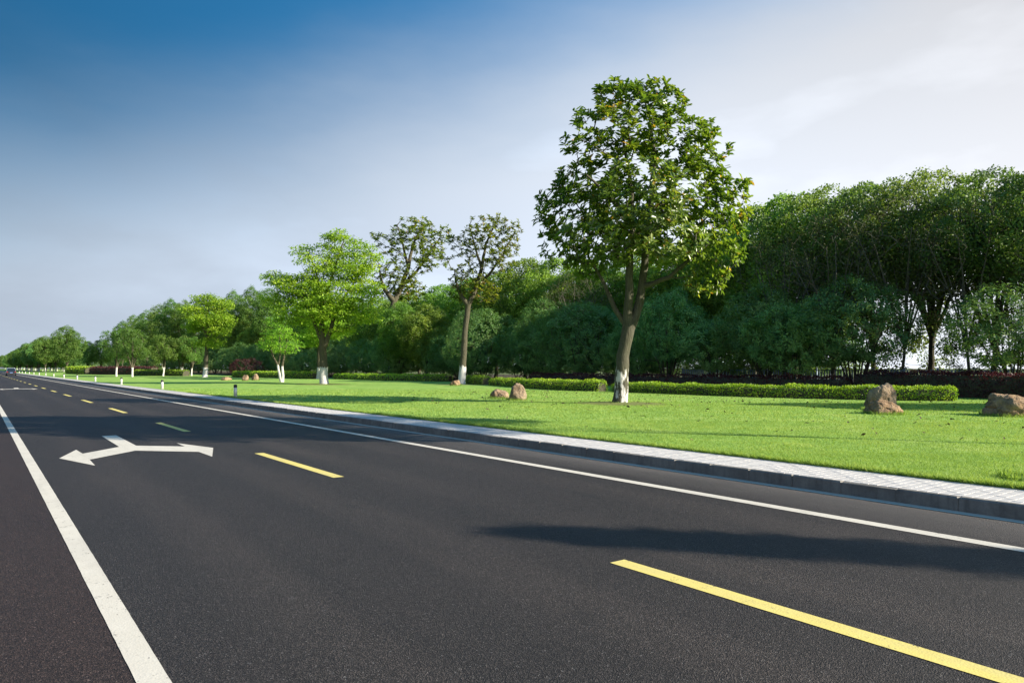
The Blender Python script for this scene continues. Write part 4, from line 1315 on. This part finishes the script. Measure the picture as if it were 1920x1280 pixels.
BM = bollard_meshes()
ordn = ['nearest white bollard with black top on the lawn edge', 'second nearest white bollard with black top along the lawn edge',
        'third nearest white bollard with black top along the lawn edge', 'fourth nearest white bollard along the lawn edge',
        'fifth nearest white bollard along the lawn edge', 'sixth nearest white bollard, in front of the far left trees']
for i in range(14):
    d = 10.62
    z0 = 36.9 + 14.6 * i
    y = (z0 - d * ST) / CT
    put_tree('bollard', BM, (d, y, gz(d, y)), i * 0.7, 1.0, ordn[i] if i < 6 else '%s nearest white bollard, tiny, receding along the kerb towards the car' % ('seventh', 'eighth', 'ninth', 'tenth', 'eleventh', 'twelfth', 'thirteenth', 'fourteenth')[i - 6], 'bollard',
             'bollards along the lawn edge')

# ------------------------------------------------------------------ fence glimpsed behind the maroon hedge
fx, fy0, fy1 = 47.6, 14.0, 40.0
fe = empty('boundary_fence', (fx, fy0, LAWN_Z))
for k in range(14):
    MB().box(-0.05, 0.05, k * 2.0 - 0.05, k * 2.0 + 0.05, -0.05, 1.5).build('post', M_FENCE, fe)
for zr in (0.55, 1.32):
    MB().box(-0.02, 0.02, 0.0, fy1 - fy0, zr, zr + 0.06).build('rail', M_FENCE, fe)
pk = MB().box(-0.012, 0.012, -0.05, 0.05, 0.2, 1.38)
pm = bpy.data.meshes.new('picket'); pm.from_pydata(pk.v, [], pk.f); pm.materials.append(M_FENCE); pm.update()
for k in range(130):
    if k % 10:
        o = bpy.data.objects.new('picket', pm); link(o, fe); o.location = (-0.034, k * 0.2, 0)
tag(fe, 'low blue-grey picket fence glimpsed behind the maroon hedge at the right', 'fence')


# ------------------------------------------------------------------ the distant car
def car(loc):
    e = empty('car', loc)
    # body: cross sections along Y (rear at -2.3), local X right
    def sec(y, w, zb, zt, cr):
        return [(-w, y, zb), (-w * 1.02, y, zb + (zt - zb) * 0.55), (-w * 0.97, y, zt - cr), (-w * 0.86, y, zt), (w * 0.86, y, zt), (w * 0.97, y, zt - cr), (w * 1.02, y, zb + (zt - zb) * 0.55), (w, y, zb)]
    MB().loft([sec(-2.32, 0.80, 0.38, 0.82, 0.05), sec(-2.25, 0.88, 0.28, 0.98, 0.06), sec(-1.7, 0.92, 0.24, 1.03, 0.06), sec(-0.6, 0.93, 0.24, 1.02, 0.06), sec(0.8, 0.93, 0.24, 1.00, 0.06),
               sec(1.6, 0.91, 0.24, 0.93, 0.08), sec(2.2, 0.84, 0.28, 0.78, 0.1), sec(2.36, 0.72, 0.36, 0.66, 0.06)]).build('body', M_CARP, e, smooth=False, bevel=0.02)
    def cab(y, w0, w1, z0, z1):
        return [(-w0, y, z0), (-w1, y, z1), (w1, y, z1), (w0, y, z0)]
    MB().loft([cab(-2.02, 0.80, 0.78, 1.0, 1.03), cab(-1.62, 0.80, 0.66, 1.0, 1.62), cab(-0.9, 0.82, 0.68, 1.0, 1.70), cab(0.2, 0.82, 0.68, 1.0, 1.68), cab(0.55, 0.82, 0.68, 1.0, 1.58), cab(1.25, 0.80, 0.76, 0.98, 1.02)]).build('cabin', M_CARG, e, bevel=0.03)
    MB().loft([cab(-1.68, 0.675, 0.64, 1.615, 1.67), cab(-0.9, 0.695, 0.64, 1.66, 1.735), cab(0.2, 0.695, 0.64, 1.64, 1.715), cab(0.5, 0.69, 0.64, 1.575, 1.63)]).build('roof', M_CHROME, e, bevel=0.02)
    for sx in (-1, 1):
        MB().loft([[(sx * 0.79, -2.03, 1.0), (sx * 0.83, -1.95, 1.0), (sx * 0.80, -1.95, 1.06), (sx * 0.76, -2.03, 1.06)], [(sx * 0.64, -1.66, 1.62), (sx * 0.71, -1.60, 1.62), (sx * 0.69, -1.60, 1.68), (sx * 0.62, -1.66, 1.68)]]).build('pillar', M_CHROME, e)
        MB().box(min(sx * 0.60, sx * 0.86), max(sx * 0.60, sx * 0.86), -2.335, -2.24, 0.74, 0.90).build('tail_lamp', M_LAMP, e, bevel=0.02)
        m = MB().box(min(sx * 0.93, sx * 1.12), max(sx * 0.93, sx * 1.12), 0.62, 0.74, 1.0, 1.14)
        m.build('wing_mirror', M_CARP, e, bevel=0.03)
        for yw in (-1.45, 1.45):
            w = MB().lathe([(0.20, -0.11), (0.31, -0.11), (0.335, -0.07), (0.335, 0.07), (0.31, 0.11), (0.20, 0.11)], 24, axis='x').build('wheel', M_TYRE, e, smooth=False)
            w.location = (sx * 0.83, yw, 0.335)
            rm = MB().lathe([(0.0, -0.115), (0.205, -0.112), (0.205, 0.112), (0.0, 0.115)], 18, axis='x').build('rim', M_RIM, w)
    MB().box(-0.26, 0.26, -2.345, -2.325, 0.60, 0.72).build('number_plate', M_PLATE, e)
    MB().box(-0.84, 0.84, -2.38, -2.30, 0.34, 0.50).build('bumper', M_POSTB, e, bevel=0.02)
    tag(e, 'dark car with bright roof edge driving away in the right lane far down the road', 'car')


xc, yc, zc = at_offset(20.5, 6.0)
car((6.0, yc, 0.0))

# ------------------------------------------------------------------ trees standing right of the frame, whose shadows cross the lawn and road; the slim one is added for its band
def frame_xy(lat, z):
    return world_xy(lat, z)


rng = np.random.default_rng(90)
SLH = 9.3  # made-up slim column, out of view, shaped to cast the narrow road shadow
lob = [(0.06 * math.sin(k), 0.06 * math.cos(k * 1.7), 0.7 + k * (SLH - 1.0) / 17, 0.60 - 0.016 * k, 0.60 - 0.016 * k, 0.60) for k in range(18)]
tips = sample_lobes(rng, lob, 620, 0.17, rmin=0.5)
P, par, r, tid = grow(rng, [[(0, 0, -0.1, 0.13), (0, 0, 1, 0.11), (0, 0, SLH, 0.02)]], tips, step=0.4, rtip=0.006)
T_SLIM = [('trunk', wood_mesh('trunk', P, par, r, M_BARK)), ('crown', foliage(rng, 'crown', tips, outward(tips, (0, 0, 2.0)), M_OSMAN, 'rosette', 34, 0.22, 0.09, 0.24))]
SLIM_L = SLH / math.tan(SUN_EL)
x, y = world_xy(0.75, 7.2)                            # where its shadow's tip lies on the road
x, y = x + SUN_DIR.x / math.cos(SUN_EL) * SLIM_L, y + SUN_DIR.y / math.cos(SUN_EL) * SLIM_L
put_tree('shadow_column', T_SLIM, (x, y, gz(x, y)), 0.0, 1.0, 'slim column-shaped tree added unseen outside the right edge to cast the narrow shadow across the near road', 'tree')
T_HIGH = round_tree(91, 16.6, 3.6, 8.2, 0, 330, 60, 0.22, 0.15, 0.62, M_CAMPH, M_BARK, lobes_n=22, trunk_r=0.07, forks=3, squash=1.0)
x, y = world_xy(15.9, 12.9)
put_tree('camphor_tree', T_HIGH, (x, y, gz(x, y)), 0.3, 1.0, 'tall high-crowned tree outside the right edge, shading the road beyond the turn arrow', 'tree')
for i, (lat, z, s) in enumerate(((31.0, 23.0, 0.72), (43, 38, 0.95))):
    x, y = frame_xy(lat, z)
    put_tree('camphor_tree', T_CAM[i % 3], (x, y, LAWN_Z), i * 1.1, s, 'one of the camphor trees continuing the belt beyond the right edge', 'tree', 'camphor trees beyond the right edge')

# ------------------------------------------------------------------ grass blades and fallen leaves
rng = np.random.default_rng(200)


def blades(lat_fn, z0, z1, per_m2, h, w, name=None):
    half = 960 / F_PX
    area = (z1 * z1 - z0 * z0) * half * 1.05
    n = int(area * per_m2)
    z = np.sqrt(rng.random(n) * (z1 * z1 - z0 * z0) + z0 * z0)
    lat = (rng.random(n) * 2 - 1) * half * 1.05 * z
    X, Y = z * ST + lat * CT, z * CT - lat * ST
    keep = (X > PAVE_X + 0.02 - 0.03 * rng.random(n)) & (X < 40)
    return X[keep], Y[keep], h, w


cos_, lps_, sts_, tns_ = [], [], [], []
nv = nl = 0
for z0, z1, dn, h, w in ((7.5, 13, 2600, 0.055, 0.010), (13, 20, 900, 0.060, 0.015), (20, 32, 260, 0.065, 0.026), (32, 52, 70, 0.07, 0.045)):
    X, Y, h, w = blades(None, z0, z1, dn, h, w)
    n = len(X)
    u = np.clip((X - PAVE_X) / 3.0, 0, 1)
    Z = LAWN_Z + u * (0.05 * np.sin(X * 0.21 + 0.7) * np.cos(Y * 0.13) + 0.035 * np.sin(Y * 0.31 + X * 0.17)) - 0.01
    tn = np.array([0.52 + 0.35 * mnoise.noise(Vector((a * 0.28, b * 0.28, 3))) + 0.45 * mnoise.noise(Vector((a * 0.9, b * 0.9, 0))) + 0.35 * mnoise.noise(Vector((a * 3.7, b * 3.7, 5))) for a, b in zip(X, Y)])
    hh = 0.72 * h * rng.uniform(0.55, 1.25, n) * (0.9 + 0.5 * np.clip(tn - 0.4, 0, 1))
    a = rng.random(n) * 2 * PI
    side = np.stack([np.cos(a), np.sin(a), np.zeros(n)], 1) * (w * 0.5)
    lean = np.stack([rng.normal(size=n) * 0.55, rng.normal(size=n) * 0.55, np.ones(n)], 1)
    b = np.stack([X, Y, Z], 1)
    co = np.stack([b - side, b + side, b + lean * hh[:, None]], 1).reshape(-1, 3)
    cos_.append(co); tns_.append(np.repeat(np.clip(tn, 0, 1), 3)); nv += len(co)
# longer, unmown grass against boulders, trunks and the pavement edge
spots = [(x_, y_, r_, 0.13) for x_, y_, r_, _ in TUFTS] + [(MAG_POS[0], MAG_POS[1], 0.40, 0.10), (x2, y2, 0.42, 0.12), (bxg, byg, 0.5, 0.12)]
for cx, cy, rad, h in spots:
    n = int(260 * max(0.5, rad * 2 * PI))
    a0 = rng.random(n) * 2 * PI; rr = rad * rng.uniform(0.82, 1.16, n)
    X, Y = cx + np.cos(a0) * rr, cy + np.sin(a0) * rr
    Z = np.array([gz(a, b) for a, b in zip(X, Y)]) - 0.01
    hh = h * rng.uniform(0.35, 1.2, n); a = rng.random(n) * 2 * PI
    side = np.stack([np.cos(a), np.sin(a), np.zeros(n)], 1) * 0.010
    b = np.stack([X, Y, Z], 1)
    lean = np.stack([rng.normal(size=n) * 0.4, rng.normal(size=n) * 0.4, np.ones(n)], 1)
    cos_.append(np.stack([b - side, b + side, b + lean * hh[:, None]], 1).reshape(-1, 3)); tns_.append(np.repeat(rng.random(n) * 0.7, 3))
n = 26000
Y = 2.0 + 45.0 * rng.random(n) ** 1.8; X = PAVE_X + np.abs(rng.normal(size=n)) * 0.07 - 0.03 - 0.05 * np.array([max(0.0, mnoise.noise(Vector((q_ * 1.3, 0, 0)))) for q_ in Y])
hh = 0.085 * rng.uniform(0.4, 1.3, n); a = rng.random(n) * 2 * PI
side = np.stack([np.cos(a), np.sin(a), np.zeros(n)], 1) * (0.006 + 0.0003 * Y[:, None])
b = np.stack([X, Y, np.full(n, LAWN_Z - 0.012)], 1)
lean = np.stack([rng.normal(size=n) * 0.6 - 0.35, rng.normal(size=n) * 0.5, np.ones(n)], 1)
cos_.append(np.stack([b - side, b + side, b + lean * hh[:, None]], 1).reshape(-1, 3)); tns_.append(np.repeat(rng.random(n), 3))
co = np.vstack(cos_)
me = fast_mesh('grass', co, np.arange(len(co)), np.arange(len(co) // 3) * 3, [M_BLADE], attrs={'tone': np.concatenate(tns_)})
go = link(bpy.data.objects.new('grass', me))
tag(go, 'short bright green grass blades covering the lawn', 'grass', kind='stuff')

n = 620
z = np.sqrt(rng.random(n) * (48 ** 2 - 14 ** 2) + 14 ** 2)
lat = rng.uniform(-0.15, 0.72, n) * z
X, Y = z * ST + lat * CT, z * CT - lat * ST
ok = (X > 11) & (X < 36) & (rng.random(n) < 0.25 + 0.75 * (X > 15))
X, Y = X[ok], Y[ok]; n = len(X)
Z = np.array([gz(a, b) for a, b in zip(X, Y)]) + rng.uniform(0.045, 0.075, n)
a = rng.random(n) * 2 * PI
d = unit(np.stack([np.cos(a), np.sin(a), rng.normal(size=n) * 0.35], 1))
co, loops, starts, tn = leaf_arrays(np.stack([X, Y, Z], 1), d, unit(np.array([0, 0, 1.0]) + rng.normal(size=(n, 3)) * 0.5), rng.uniform(0.07, 0.17, n), rng.uniform(0.035, 0.075, n), rng.random(n) ** 2, 'oval')
fo = link(bpy.data.objects.new('fallen_leaves', fast_mesh('fallen_leaves', co, loops, starts, [M_DRY], attrs={'tone': tn})))
tag(fo, 'dark dry fallen leaves scattered over the lawn', 'leaves', kind='stuff')
